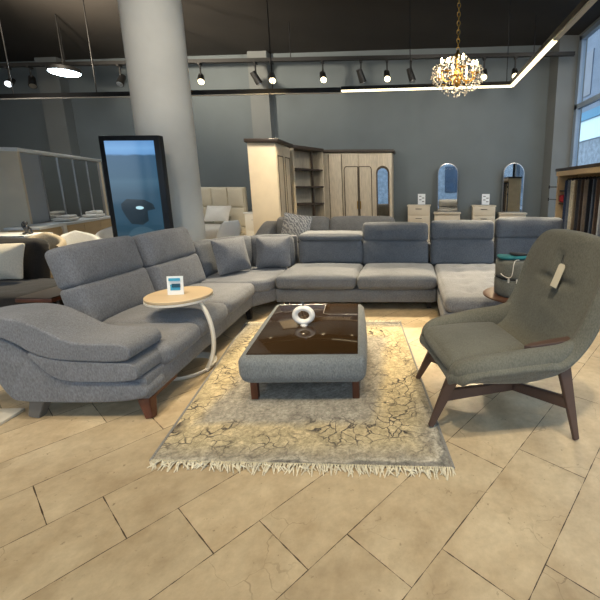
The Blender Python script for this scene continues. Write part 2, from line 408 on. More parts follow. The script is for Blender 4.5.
def world_loc(o):
    v = Vector(o.location)
    while o.parent: o = o.parent; v += Vector(o.location)
    return v
def recentre(o):
    """move a mesh's origin to its own base centre"""
    me = o.data; xs = [v.co for v in me.vertices]
    c = Vector(((min(v.x for v in xs)+max(v.x for v in xs))/2, (min(v.y for v in xs)+max(v.y for v in xs))/2, min(v.z for v in xs)))
    me.transform(Matrix.Translation(-c)); o.location = Vector(o.location)+Euler(o.rotation_euler).to_matrix() @ c
    return o
def tag(o, label, cat, group=None, kind=None):
    o['label'] = label; o['category'] = cat
    if group: o['group'] = group
    if kind: o['kind'] = kind
    return o
def thing(name, label, cat, loc=(0, 0, 0), rz=0, group=None):
    o = bpy.data.objects.new(name, None); COL.objects.link(o); o.location = loc; o.rotation_euler = (0, 0, rz)
    o.empty_display_size = .1
    return tag(o, label, cat, group)
def wobj(name, bm, mat, parent, smooth=40):
    """part whose mesh was written in world coordinates under an unrotated thing"""
    p = world_loc(parent); bmesh.ops.translate(bm, verts=bm.verts, vec=-p)
    return obj(name, bm, mat, parent, None, (0, 0, 0), smooth)
def struct(name, bm, mat, parent=None, smooth=0, loc=None):
    o = obj(name, bm, mat, parent, loc, smooth=smooth)
    if parent is None: o['kind'] = 'structure'
    return o
def dup(root, loc, rz=None, label=None):
    r = root.copy(); COL.objects.link(r); r.location = loc
    if rz is not None: r.rotation_euler = (0, 0, rz)
    if label: r['label'] = label
    for ch in root.children:
        c = ch.copy(); COL.objects.link(c); c.parent = r
        for g in ch.children:
            d = g.copy(); COL.objects.link(d); d.parent = c
    return r

# ------------------------------------------------------------------ setting
XL, XR, YF, ZC = -12.6, 3.8, -3.2, 4.85
WA = R(-5)
def wallY(x): return 10.35 + math.tan(WA)*(x+1)
box_ = box
bm = BM(); prism(bm, [(XL-.2, YF-.2), (XR+.2, YF-.2), (XR+.2, 11.9), (XL-.2, 11.9)], -.15); struct('floor', bm, 'floor')
bm = BM(); prism(bm, [(XL-.2, YF-.2), (XR+.2, YF-.2), (XR+.2, 11.9), (XL-.2, 11.9)], .15, o=(0, 0, ZC)); struct('ceiling', bm, 'ceiling')
bm = BM(); prism(bm, [(XL, wallY(XL)), (XR, wallY(XR)), (XR, wallY(XR)+.2), (XL, wallY(XL)+.2)], ZC); struct('wall_back', bm, 'wall')
bm = BM(); prism(bm, [(XL-.2, YF), (XL, YF), (XL, wallY(XL)+.2), (XL-.2, wallY(XL)+.2)], ZC); struct('wall_left', bm, 'wall')
WY0, WY1, WZ0, WZ1 = -2.4, 9.35, .35, ZC-.05      # right-hand shop window opening
bm = BM()
box(bm, (XR+.1, (WY1+10.2)/2, ZC/2), (.2, 10.2-WY1, ZC)); box(bm, (XR+.1, (YF+WY0)/2, ZC/2), (.2, WY0-YF, ZC))
box(bm, (XR+.1, (WY0+WY1)/2, WZ0/2), (.2, WY1-WY0, WZ0)); box(bm, (XR+.1, (WY0+WY1)/2, (WZ1+ZC)/2), (.2, WY1-WY0, ZC-WZ1))
struct('wall_right', bm, 'pier')
bm = BM(); box(bm, (3.59, 9.65, ZC/2), (.42, .56, ZC)); struct('trim_1', bm, 'pier')                 # corner pier
bm = BM(); box(bm, (-3.85, wallY(-3.85)-.1, ZC/2), (.5, .22, ZC), rot=(0, 0, WA)); struct('trim_2', bm, 'pier')
bm = BM(); box(bm, (-9.6, wallY(-9.6)-.12, ZC/2), (.62, .26, ZC), rot=(0, 0, WA)); struct('trim_3', bm, 'pier')
bm = BM(); box(bm, ((XL+XR)/2, wallY((XL+XR)/2)-.012, .05), (XR-XL, .02, .1), rot=(0, 0, WA)); struct('baseboard_back', bm, 'skirting')
# round column
bm = BM(); cyl(bm, (-3.2, 5.22, 0), (-3.2, 5.22, ZC), .335, seg=64); o = struct('trim_4', bm, 'column', smooth=40)
# right window
bm = BM()
ys = [WY0, 1.5, 5.4, WY1]
for y in ys: box(bm, (XR+.06, y + (.07 if y == WY0 else -.07 if y == WY1 else 0), (WZ0+WZ1)/2), (.1, .14, WZ1-WZ0))
for z, t in ((WZ0+.05, .1), (3.3, .1), (WZ1-.05, .1)): box(bm, (XR+.06, (WY0+WY1)/2, z), (.1, WY1-WY0, t))
w1 = struct('window_1', bm, 'alu')
for a, b_ in zip(ys, ys[1:]):
    for z0, z1 in ((WZ0+.1, 3.25), (3.35, WZ1-.1)):
        g = BM(); box(g, (XR+.06, (a+b_)/2, (z0+z1)/2), (.012, b_-a-.13, z1-z0)); struct('window_pane', g, 'pane', w1)
# shopfront behind the viewer
bm = BM(); box(bm, ((XL+XR)/2, YF-.1, .1), (XR-XL, .2, .2)); box(bm, ((XL+XR)/2, YF-.1, ZC-.25), (XR-XL, .2, .5)); struct('wall_front', bm, 'pier')
bm = BM(); xs = [XL+.06]+[XL+(XR-XL)*k/6 for k in range(1, 6)]+[XR-.06]
for x in xs: box(bm, (x, YF-.1, 2.4), (.12, .12, 4.4))
box(bm, ((XL+XR)/2, YF-.1, 3.1), (XR-XL, .1, .1))
w2 = struct('window_2', bm, 'black_metal')
for a, b_ in zip(xs, xs[1:]):
    for z0, z1 in ((.2, 3.05), (3.15, 4.6)):
        g = BM(); box(g, ((a+b_)/2, YF-.1, (z0+z1)/2), (b_-a-.12, .012, z1-z0)); struct('window_pane', g, 'pane', w2)
# street outside
M['pave'] = noisy('street_paving', rgb(120, 124, 128), .8, .8, .12)
bm = BM(); box(bm, (0, 3, -.26), (70, 70, .2)); struct('ground', bm, 'pave')
M['facade'] = noisy('grey_facade', rgb(108, 120, 134), .8, .6, .1, stretch=(1, 1, 3))
M['facade_stone'] = noisy('blue_stone', rgb(128, 140, 150), .8, 3.2, .3, detail=8)
M['facade_band'] = noisy('pale_band', rgb(206, 226, 232), .6, .5, .04)
M['facade_teal'] = noisy('teal_band', rgb(66, 128, 158), .6, .5, .06)
M['facade_win'] = noisy('facade_window', rgb(58, 74, 92), .3, 1, .2)
bl = thing('street_building', 'grey building across the street with pale fascia seen through right window', 'building', (11, 16, -.16))
b_ = BM(); box(b_, (11.5, 16, 2.1), (1, 34, 4.5)); wobj('stone_base', b_, 'facade_stone', bl, 0)
b_ = BM(); box(b_, (11.4, 16, 4.95), (1, 34, 1.2), bev=.02); wobj('fascia', b_, 'facade_band', bl, 0)
b_ = BM(); box(b_, (11.35, 16, 5.8), (1.1, 34, .5)); wobj('canopy', b_, 'facade_teal', bl, 0)
b_ = BM(); box(b_, (11.6, 16, 9.0), (1, 34, 5.9)); wobj('upper_wall', b_, 'facade', bl, 0)
for k in range(7):
    b_ = BM(); box(b_, (11.1, 4+k*4.4, 8.4), (.1, 2.2, 2.6), bev=.02); wobj('window', b_, 'facade_win', bl, 0)

bl = bpy.data.objects.new('street_building', None); COL.objects.link(bl); bl.location = (-4, -17, -.16); bl['kind'] = 'structure'   # backdrop the mirrors show
b_ = BM(); box(b_, (-4, -17.5, 2.0), (34, 1, 4.3)); wobj('stone_base', b_, 'facade_stone', bl, 0)
b_ = BM(); box(b_, (-4, -17.5, 5.7), (34, 1, 3.1)); wobj('upper_wall', b_, 'facade', bl, 0)
for k in range(9):
    b_ = BM(); box(b_, (-18+k*3.5, -16.98, 2.2), (1.8, .1, 2.4), bev=.02); wobj('window', b_, 'facade_win', bl, 0)
    b_ = BM(); box(b_, (-18+k*3.5, -16.98, 5.6), (1.8, .1, 1.6), bev=.02); wobj('window', b_, 'facade_win', bl, 0)

# ------------------------------------------------------------------ rug and coffee table
def lerp(a, b, t): return a+(b-a)*t
def quad(c, u, v):  # bilinear on four floor corners FL FR BR BL
    x = lerp(lerp(c[0][0], c[1][0], u), lerp(c[3][0], c[2][0], u), v); y = lerp(lerp(c[0][1], c[1][1], u), lerp(c[3][1], c[2][1], u), v)
    return x, y
RC = [(-1.44, 1.86), (.235, 1.80), (-.11, 4.06), (-1.83, 4.0)]
rug = thing('rug', 'distressed grey and beige fringed rug under the coffee table', 'rug', (-.8, 2.9, 0))
bm = BM(); n = 24
top = [[bm.verts.new((*quad(RC, i/n, j/n), .012+.0015*math.sin(i*1.7)*math.sin(j*1.3))) for j in range(n+1)] for i in range(n+1)]
for i in range(n):
    for j in range(n): bm.faces.new((top[i][j], top[i+1][j], top[i+1][j+1], top[i][j+1]))
e = [x for x in bm.edges if x.is_boundary]
r = bmesh.ops.extrude_edge_only(bm, edges=e)
for v in r['geom']:
    if isinstance(v, bmesh.types.BMVert): v.co.z = .0005
bmesh.ops.recalc_face_normals(bm, faces=bm.faces[:])
wobj('pile', bm, 'rug', rug)
bm = BM()
for end in (0, 1):
    for k in range(190):
        u = (k+.5)/190; x, y = quad(RC, u, end); sgn = -1 if end == 0 else 1
        L_ = random.uniform(.045, .085); a = random.gauss(0, .45) + .25
        pts = [(x, y-sgn*.004, .010), (x+L_*.4*math.sin(a)*.6, y+sgn*L_*.45, .014+random.random()*.008), (x+L_*math.sin(a), y+sgn*L_*math.cos(a), .004)]
        tube(bm, pts, [.004, .0042, .0025], 5)
o = wobj('fringe', bm, 'fringe', rug); o['kind'] = 'stuff'
for a, b in ((0, 3), (1, 2)):
    bm = BM(); tube(bm, [(*[lerp(RC[a][i], RC[b][i], t/12) for i in (0, 1)], .0095) for t in range(13)], .009, 8)
    wobj('edge_binding', bm, 'rear_sofa', rug)

# coffee table: local axes follow the photograph (side edges 8 deg, ends 1 deg)
tx, ty = -.815, 3.00
EX = Vector((math.cos(R(1)), math.sin(R(1)), 0)); EY = Vector((-math.sin(R(7.5)), math.cos(R(7.5)), 0))
def tl(bm):  # map local table coordinates to the skewed frame
    for v in bm.verts: v.co = EX*v.co.x + EY*v.co.y + Vector((0, 0, v.co.z))
    return bm
tab = thing('coffee_table', 'low upholstered grey coffee table with bronze glass top on the rug', 'table', (tx, ty, .013))
body = rbox((.87, 1.24, .215), .05, (.02, .02, 0), n=17)
def taper(bm):
    for v in bm.verts:
        z = (v.co.z+.1075)/.215
        if z < .42:
            k = 1-.07*((.42-z)/.42)**1.6; v.co.x *= k; v.co.y *= 1-.05*((.42-z)/.42)**1.6
    return bm
obj('body', tl(taper(body)), 'table_fab', tab, (0, 0, .252), abs_=False, smooth=60)
bm = BM(); box(bm, (0, 0, .3605), (.765, 1.135, .012), bev=.004); obj('glass_top', tl(bm), 'bronze', tab)
bm = BM()
pts = [(.07, .56), (.07, .30)]
for k in range(7): pts.append((.10-.03*math.cos(k*PI/12), .27-.03*math.sin(k*PI/12)+.03-.03))
pts += [(.378, .24), (.378, .56)]
gt = BM(); prism(gt, pts, .004, o=(0, 0, .3667)); obj('inlay_pane', tl(gt), 'bronze', tab)
gt = BM()
edge = [(.07, .56), (.07, .29), (.075, .262), (.09, .247), (.12, .24), (.378, .24)]
for a, b in zip(edge, edge[1:]): bar(gt, (*a, .371), (*b, .371), (.006, .003), (.006, .003))
bar(gt, (-.378, .545, .368), (.06, .545, .368), (.02, .003), (.02, .003))
obj('inlay_edge', tl(gt), 'silver', tab)['label'] = 'bright rounded edge strip of the inlaid pane'
for sx_ in (-1, 1):
    for sy in (-1, 1):
        bm = BM(); box(bm, (sx_*.36, sy*.505, .075), (.05, .05, .15), bev=.004)
        obj('leg', tl(bm), 'red_wood', tab)
bm = BM(); box(bm, (0, 0, .142), (.74, 1.05, .02)); obj('base_board', tl(bm), 'red_wood', tab)

# ring vase on the table
vz = .013+.3668
v = thing('ring_vase', 'white ring-shaped bud vase standing on bronze glass table top', 'vase', (-.875, 2.98, vz))
bm = BM(); tube(bm, [(.070*math.cos(a), 0, .087+.060*math.sin(a)) for a in [2*PI*k/40 for k in range(40)]], .0235, 14, close=True)
bm2 = bm; cyl(bm2, (0, 0, 0), (0, 0, .012), .03, .026)
obj('ring', bm2, 'porcelain', v)
bm = BM(); lathe(bm, [(.012, .155), (.010, .175), (.013, .195), (.010, .195), (.007, .178)], 16); obj('neck', bm, 'silver', v)

# ------------------------------------------------------------------ sectional sofa
SR = Vector((-1.7, 4.6, 0))
sofa = thing('sectional_sofa', 'large grey fabric corner sofa with adjustable headrests around the rug', 'sofa', SR)
A4 = R(3.5)
def lf(x, y):  # left run: offset from the line of the front edge, leaning 3.5 degrees
    return (-1.70 - math.tan(A4)*(y-2.25) + x, y)
# left run base
bm = BM(); c = [lf(0, 2.26), lf(0, 4.22), lf(-.86, 4.22), lf(-.86, 2.26)]
prism(bm, c[::-1], .17, o=(0, 0, .13), bev=.03); wobj('base', bm, 'sofa', sofa)
def seat(x0, x1, y0, y1, z0, z1, rz=0, mat='sofa', puff=.03, name='seat_cushion'):
    return obj(name, rbox((x1-x0, y1-y0, z1-z0), .06, (.012, .008, puff), n=15, wr=.004), mat, sofa, ((x0+x1)/2, (y0+y1)/2, (z0+z1)/2), (0, 0, rz), smooth=70)
for y0, y1 in ((2.42, 2.92), (2.92, 3.46), (3.46, 4.22)):
    xm, ym = lf(0, (y0+y1)/2)
    seat(xm-.84, xm+.045, y0, y1-.005, .27, .43, A4)
# armrest of the left run, seen from its outer side (profile in X-Z at the near face)
pad = [(-1.735, .475), (-1.75, .53), (-1.82, .553), (-1.98, .548), (-2.12, .565), (-2.25, .64), (-2.38, .705), (-2.52, .722), (-2.70, .71), (-2.86, .68), (-2.92, .64),
       (-2.86, .60), (-2.72, .615), (-2.56, .605), (-2.44, .55), (-2.34, .475), (-2.20, .438), (-2.0, .43), (-1.86, .425), (-1.76, .435)]
def smooth_poly(p, it=2):
    for _ in range(it):
        q = []
        for i in range(len(p)):
            a, b = p[i], p[(i+1) % len(p)]
            q += [(a[0]*.75+b[0]*.25, a[1]*.75+b[1]*.25), (a[0]*.25+b[0]*.75, a[1]*.25+b[1]*.75)]
        p = q
    return p
arm = BM(); prism(arm, smooth_poly(pad), .32, 'XZ', o=(0, 2.20, 0), bev=.055, seg=6)
wobj('armrest', arm, 'sofa', sofa, 60)
lay = [(-1.73, .29), (-1.71, .35), (-1.73, .415), (-1.9, .42), (-2.15, .43), (-2.30, .46), (-2.40, .50), (-2.33, .40), (-2.24, .315), (-2.15, .29)]
bm = BM(); prism(bm, smooth_poly(lay, 2), .26, 'XZ', o=(0, 2.205, 0), bev=.03, seg=4); wobj('arm_layer', bm, 'sofa', sofa, 60)
side = [(-1.69, .13), (-1.685, .278), (-2.15, .285), (-2.30, .34), (-2.42, .50), (-2.55, .595), (-2.72, .61), (-2.9, .64), (-2.92, .56), (-2.76, .45), (-2.66, .33), (-2.58, .17), (-2.52, .13)]
bm = BM(); prism(bm, smooth_poly(side, 2), .20, 'XZ', o=(0, 2.225, 0), bev=.02, seg=3); wobj('arm_panel', bm, 'sofa', sofa, 60)
# outer back shell of the left run
sh = [(-2.50, .13), (-2.60, .13), (-2.68, .3), (-2.74, .48), (-2.73, .58), (-2.66, .58), (-2.60, .40), (-2.54, .25)]
bm = BM(); prism(bm, smooth_poly(sh, 2), 1.66, 'XZ', o=(0, 2.56, 0), bev=.03)
for v in bm.verts: v.co.x -= math.tan(A4)*(v.co.y-2.25)
wobj('back_frame', bm, 'sofa', sofa, 60)
def backrest(cx, cy, w, rz, zb, zt, tilt, mat='sofa', split=.5, th=.2):
    """back cushion facing local -Y; a seam divides it from its headrest"""
    hgt = zt-zb; hl = hgt*split
    rot = Euler((-tilt, 0, rz))
    # pivot at the foot
    lo = rbox((w, th, hl+.025), .042, (.008, .035, .0), n=15, c=(0, 0, hl/2), wr=.003)
    o = obj('backrest', lo, mat, sofa, (cx, cy, zb), rot, smooth=70)
    def crown(p):
        return p
    hi = rbox((w, th-.01, hgt-hl+.01), .05, (.008, .035, .012), n=15, c=(0, 0, hl+(hgt-hl)/2), wr=.003)
    obj('headrest', hi, mat, o, None, smooth=70)
    return o
rzL = PI/2+A4       # local -Y towards +X
for y0, y1, xo in ((2.86, 3.62, -.82), (3.64, 4.40, -.70)):
    xm, ym = lf(xo, (y0+y1)/2)
    backrest(xm, ym, y1-y0, PI/2-R(1), .40, 1.05, R(14))
# legs of the left run
bm = BM(); bar(bm, (-1.745, 2.30, .135), (-1.715, 2.275, 0), (.085, .07), (.05, .045), up=(0, 1, 0), bev=.004); wobj('leg', bm, 'red_wood', sofa)
bm = BM(); bar(bm, (-2.45, 2.31, .14), (-2.49, 2.29, 0), (.10, .07), (.075, .05), up=(0, 1, 0), bev=.004); o = wobj('leg', bm, 'grey_leg', sofa); o['label'] = 'grey rear leg'
bm = BM(); bar(bm, (-2.85, 2.62, .42), (-2.70, 2.58, 0), (.10, .06), (.07, .05), up=(0, 1, 0), bev=.004); o = wobj('leg', bm, 'grey_leg', sofa); o['label'] = 'grey slanted rear leg'
bm = BM(); bar(bm, (-1.86, 4.19, .135), (-1.85, 4.18, 0), (.07, .07), (.045, .045), up=(0, 1, 0), bev=.004); wobj('leg', bm, 'black', sofa)
bm = BM(); bar(bm, (-1.735, 2.28, .118), lf(-.035, 2.62)+(.118,), (.03, .024), (.03, .024)); wobj('rail', bm, 'red_wood', sofa)
# corner
cor = [(-1.815, 4.225), (-1.645, 4.46), (-1.645, 5.22), (-2.0, 5.42), (-2.55, 5.12), (-2.75, 4.225)]
bm = BM(); prism(bm, cor, .17, o=(0, 0, .13), bev=.025); wobj('base', bm, 'sofa', sofa)
cc = [(x*1.0+ (.03 if i in (0, 1) else 0), y-(.02 if i == 1 else 0)) for i, (x, y) in enumerate(cor)]
bm = BM(); prism(bm, smooth_poly(cc, 1), .15, o=(0, 0, .28), bev=.05, seg=5); wobj('seat_cushion', bm, 'sofa', sofa, 60)
bm = BM(); bk = [(-2.86, 4.24), (-2.72, 5.0), (-2.40, 5.36), (-1.66, 5.50), (-1.66, 5.60), (-2.46, 5.47), (-2.80, 5.05), (-2.95, 4.24)]
prism(bm, smooth_poly(bk, 1), .68, o=(0, 0, .13), bev=.03); wobj('back_frame', bm, 'sofa', sofa, 60)
for cx, cy, w, rz in ((-2.56, 4.68, .50, R(84)), (-2.36, 5.06, .50, R(46)), (-1.93, 5.27, .58, R(14))):
    obj('back_pad', rbox((w, .17, .46), .08, (.01, .03, .015), n=13, wr=.006), 'sofa_dark', sofa, (cx, cy, .61), (R(-10), 0, rz), smooth=70)
# right run
bm = BM(); box(bm, (-.66, 5.0, .195), (1.96, 1.06, .17), bev=.02); wobj('base', bm, 'sofa_dark', sofa)
seat(-1.63, -.655, 4.42, 5.28, .28, .45, mat='sofa_dark'); seat(-.645, .325, 4.42, 5.28, .28, .45, mat='sofa_dark')
for x in (-1.55, -.66, .24):
    bm = BM(); box(bm, (x, 4.62, .057), (.06, .06, .114)); wobj('leg', bm, 'black', sofa)
bm = BM(); box(bm, (.29, 5.62, .40), (3.86, .12, .56), bev=.03, seg=3); wobj('back_frame', bm, 'sofa_dark', sofa)
def rback(x0, x1, zt, y=5.34, rz=0): return backrest((x0+x1)/2, y, x1-x0, rz, .42, zt, R(10), 'sofa_dark', .56, .19)
o = obj('backrest', rbox((.90, .20, .34), .06, (.008, .03, .01), n=13, c=(0, 0, .17), wr=.003), 'sofa_dark', sofa, (-1.12, 5.33, .42), (R(-8), 0, 0), smooth=70)
obj('headrest', rbox((.88, .36, .11), .055, (.01, .01, .015), n=13, c=(0, .06, .40), rot=(R(10), 0, 0), wr=.003), 'sofa_dark', o, None, smooth=70)['label'] = 'headrest folded flat'
rback(-.665, .255, 1.00); rback(.295, 1.185, 1.03); rback(1.225, 2.17, 1.07)
# chaise
bm = BM(); box(bm, (.92, 4.50, .195), (1.18, 1.84, .17), bev=.02); wobj('base', bm, 'sofa', sofa)
def tuft(p):
    for i in range(3):
        for j in range(5):
            d2 = (p.x-(-.32+.32*i))**2+(p.y-(-.62+.31*j))**2
            if p.z > 0: p.z -= .035*math.exp(-d2/.004)
    if p.z > 0: p.z -= .010*(math.exp(-(p.x+.16)**2/.0012)+math.exp(-(p.x-.16)**2/.0012))
    return p
obj('seat_cushion', rbox((1.20, 1.76, .16), .06, (.012, .012, .025), n=41, fn=tuft), 'sofa', sofa, (.945, 4.43, .36), smooth=70)
bm = BM(); box(bm, (1.86, 4.95, .195), (.66, 1.0, .17), bev=.02); wobj('base', bm, 'sofa_dark', sofa)
seat(1.56, 2.2, 4.42, 5.28, .28, .45, mat='sofa_dark')
for x, y in ((.42, 3.68), (1.42, 3.68), (2.1, 4.55), (.42, 5.3), (2.1, 5.3)):
    bm = BM(); box(bm, (x, y, .057), (.06, .06, .114)); wobj('leg', bm, 'black', sofa)

def pillow(w, h, t, mat, n=17, wr=.008):
    def f(p):
        u, v_ = abs(p.x)/(w/2), abs(p.z)/(h/2)
        e = max(u, v_); k = (1-min(1, e)**3)*.9+.1
        p.y *= k
        c_ = (u*v_)**2
        p.x *= 1+.05*c_; p.z *= 1+.05*c_
        return p
    return rbox((w, t, h), .03, (0, .02, 0), n=n, wr=wr, fn=f)
g = 'scatter cushions in the sofa corner'
o = obj('scatter_cushion', pillow(.43, .42, .19, 'sofa'), 'sofa', None, (-2.24, 4.70, .66), (R(-16), 0, R(58)), smooth=70)
tag(o, 'square grey scatter cushion leaning in the sofa corner, left of the pair', 'cushion', g)
o = obj('scatter_cushion', pillow(.43, .40, .19, 'sofa'), 'sofa', None, (-1.83, 5.02, .65), (R(-16), 0, R(6)), smooth=70)
tag(o, 'square grey scatter cushion beside the folded headrest, right of the pair', 'cushion', g)

# ------------------------------------------------------------------ C-shaped side table and display card
ct = thing('side_table', 'white C-shaped side table with round pale oak top over the sofa seat', 'table', (-1.69, 2.98, 0))
bm = BM(); lathe(bm, [(.242, .600), (.250, .606), (.250, .622), (.242, .628)], 48, (-.235, .08, 0)); obj('tabletop', bm, 'oak', ct, smooth=30)
bm = BM(); lathe(bm, [(.235, .578), (.252, .584), (.252, .600), (.23, .6)], 48, (-.235, .08, 0)); obj('top_rim', bm, 'white_lac', ct, smooth=30)
def bez(p0, p1, p2, p3, n=16):
    out = []
    for i in range(n+1):
        t = i/n; out.append(tuple(p0[k]*(1-t)**3+3*p1[k]*t*(1-t)**2+3*p2[k]*t*t*(1-t)+p3[k]*t**3 for k in range(3)))
    return out
bm = BM(); tube(bm, bez((-.06, .03, .585), (.07, .0, .46), (.12, -.04, .18), (.0, -.05, .012)), (.017, .034), 12); obj('post', bm, 'white_lac', ct, smooth=50)
bm = BM()
arc = [(-.185+.19*math.cos(a), .0+.22*math.sin(a), .012) for a in [R(-150+k*12) for k in range(26)]]
tube(bm, arc, (.012, .032), 10); obj('foot', bm, 'white_lac', ct, smooth=50)
dc = thing('display_card', 'small white and blue printed card standing on round oak table', 'card', (-1.93, 3.03, .6283), R(8)); dc.scale = (1.45, 1.45, 1.4)
bm = BM(); box(bm, (0, 0, .055), (.085, .006, .11), rot=(R(-6), 0, 0)); obj('card', bm, 'card', dc, smooth=0)
bm = BM(); box(bm, (0, -.006, .092), (.06, .002, .016), rot=(R(-6), 0, 0)); box(bm, (.0, -.0045, .045), (.052, .002, .035), rot=(R(-6), 0, 0)); obj('print', bm, 'blue_print', dc, smooth=0)
bm = BM()
box(bm, (.006, -.0068, .056), (.045, .002, .022), rot=(R(-6), 0, 0)); box(bm, (-.011, -.0045, .03), (.006, .002, .035), rot=(R(-6), 0, 0)); box(bm, (.021, -.0045, .03), (.006, .002, .035), rot=(R(-6), 0, 0))
obj('picture', bm, 'navy_print', dc, smooth=0)

# ------------------------------------------------------------------ lounge chair
CH = (.61, 2.45, 0); CHR = 194
ch = thing('lounge_chair', 'olive-grey wing-back lounge chair on splayed walnut legs at rug edge', 'armchair', CH, R(CHR))
prof = [(.445, .350, .28, .01), (.465, .388, .31, .02), (.44, .425, .325, .035), (.38, .44, .34, .06), (.28, .435, .355, .08), (.15, .42, .368, .10), (.02, .41, .378, .115), (-.09, .405, .386, .12), (-.19, .43, .392, .11),
        (-.26, .50, .396, .08), (-.32, .60, .40, .055), (-.365, .70, .404, .045), (-.40, .80, .408, .04), (-.43, .90, .415, .035), (-.455, .99, .415, .022), (-.475, 1.06, .405, .010), (-.488, 1.105, .385, .003), (-.498, 1.14, .352, 0), (-.507, 1.16, .318, 0), (-.52, 1.172, .28, 0), (-.54, 1.178, .24, 0)]
def shell_bm(prof, nt=14, sub=1, dent=None):
    bm = BM(); rows = []
    if sub > 1:      # Catmull-Rom resampling of the profile
        P = [Vector(p) for p in prof]; out = []
        for i in range(len(P)-1):
            a, b, c, d = P[max(i-1, 0)], P[i], P[i+1], P[min(i+2, len(P)-1)]
            for k in range(sub):
                t = k/sub
                out.append(.5*(2*b+(c-a)*t+(2*a-5*b+4*c-d)*t*t+(3*b-a-3*c+d)*t**3))
        prof = [tuple(v) for v in out]+[tuple(P[-1])]
    for i, (f, z, hw, h) in enumerate(prof):
        a = Vector((prof[max(i-1, 0)][0], prof[max(i-1, 0)][1])); b = Vector((prof[min(i+1, len(prof)-1)][0], prof[min(i+1, len(prof)-1)][1]))
        d = (b-a).normalized(); nx, nz = d.y, -d.x        # normal up on the seat and forward on the back
        row = []
        for k in range(nt+1):
            t = -1+2*k/nt
            s = math.sin(t*PI/2*.92)/math.sin(PI/2*.92)
            up = h*abs(t)**2.6
            if dent: up += dent(s*hw, z, f)
            row.append(bm.verts.new((f+nx*up, s*hw, z+nz*up)))
        rows.append(row)
    for A, B in zip(rows, rows[1:]):
        for k in range(nt): bm.faces.new((A[k], A[k+1], B[k+1], B[k]))
    bmesh.ops.recalc_face_normals(bm, faces=bm.faces[:])
    return bm
def dent(l, z, f):
    if f > -.15: return 0
    w = max(0, 1-(l/.36)**2)*max(0, min(1, (z-.5)/.15))
    d = .035*w                                                     # plump padding
    d -= .040*math.exp(-(l/.022)**2)*max(0, min(1, (z-.84)/.05))*max(0, min(1, (1.08-z)/.08))      # upright pull
    arc = .86+.35*l*l
    d -= .032*math.exp(-((z-arc)/.022)**2)*max(0, 1-(l/.26)**2)    # curved crease under the head roll
    return d
sb = shell_bm(prof, 28, 3, dent)
so = obj('shell', sb, 'chair_fab', ch, smooth=80)
up_ = sum((p.normal.z for p in so.data.polygons if abs(p.center.x-.2) < .2))
md = so.modifiers.new('solid', 'SOLIDIFY'); md.thickness = .10; md.offset = -1 if up_ > 0 else 1
md = so.modifiers.new('sub', 'SUBSURF'); md.levels = 1; md.render_levels = 2
def seatf(p):
    # follows the bucket: narrower towards the back
    k = 1-.10*max(0, -(p.x)/.33)
    p.y *= k
    if p.x > .2: p.z -= .10*(p.x-.2)
    return p
obj('seat_cushion', rbox((.56, .58, .10), .05, (.01, .01, .03), n=15, fn=seatf), 'chair_fab', ch, (.185, 0, .465), abs_=False, smooth=70)
for s_ in (1, -1):
    path = [(.43, s_*.265, .42), (.425, s_*.305, .44), (.37, s_*.34, .462), (.22, s_*.362, .462), (.05, s_*.374, .462), (-.10, s_*.384, .474), (-.22, s_*.388, .505), (-.31, s_*.392, .56), (-.37, s_*.392, .64)]
    bm = BM(); tube(bm, path, [(.035, .035), (.062, .055), (.082, .064), (.092, .068), (.112, .070), (.108, .068), (.084, .058), (.06, .045), (.02, .02)], 16)
    o = obj('armrest', bm, 'chair_fab', ch, smooth=80)
    md = o.modifiers.new('sub', 'SUBSURF'); md.levels = 1; md.render_levels = 2
def cl(x, y):  # world floor point -> chair frame
    v = Matrix.Rotation(-R(CHR), 2) @ Vector((x-CH[0], y-CH[1])); return v.x, v.y
hub = (*cl(.71, 2.42), .15)
for foot, top, zt in (((.13, 2.15), (.28, 2.18), .37), ((.06, 2.76), (.22, 2.70), .37), ((1.0, 2.04), (.90, 2.09), .50), ((.90, 2.80), (.86, 2.72), .46)):
    a, b = cl(*foot), cl(*top); front = zt < .4
    bm = BM(); bar(bm, (*b, zt), (*a,   .0225 if front else .008), (.034, .085), (.024, .036), up=(1, 0, 0), bev=.004); obj('leg', bm, 'walnut_x', ch, smooth=30)
    k = .45
    bm = BM(); bar(bm, (lerp(b[0], a[0], k), lerp(b[1], a[1], k), .225 if front else .235), hub, (.028, .075), (.03, .06), bev=.004); obj('stretcher', bm, 'walnut_x', ch, smooth=30)
bm = BM(); prism(bm, [(.09, .0), (.06, .022), (-.12, .03), (-.24, .03), (-.24, -.03), (-.12, -.03), (.04, -.02)], .022, bev=.004)
obj('armrest_cap', bm, 'walnut_x', ch, (-.07, .35, .565), (0, R(3), 0), abs_=False, smooth=30)
pt = thing('price_tag', 'cream paper price tag hanging from the lounge chair back', 'tag', (.955, 2.46, .845), R(194))
bm = BM(); prism(bm, [(-.028, 0), (.028, 0), (.028, .15), (.018, .165), (-.018, .165), (-.028, .15)], .003, 'XZ'); obj('tag_card', bm, 'tagcard', pt, (0, 0, 0), (R(-17), R(8), R(98)), abs_=False, smooth=0)
bm = BM(); tube(bm, [(-.048, .0, .155), (-.054, 0, .18), (-.066, 0, .215)], .002, 6); obj('string', bm, 'black', pt)

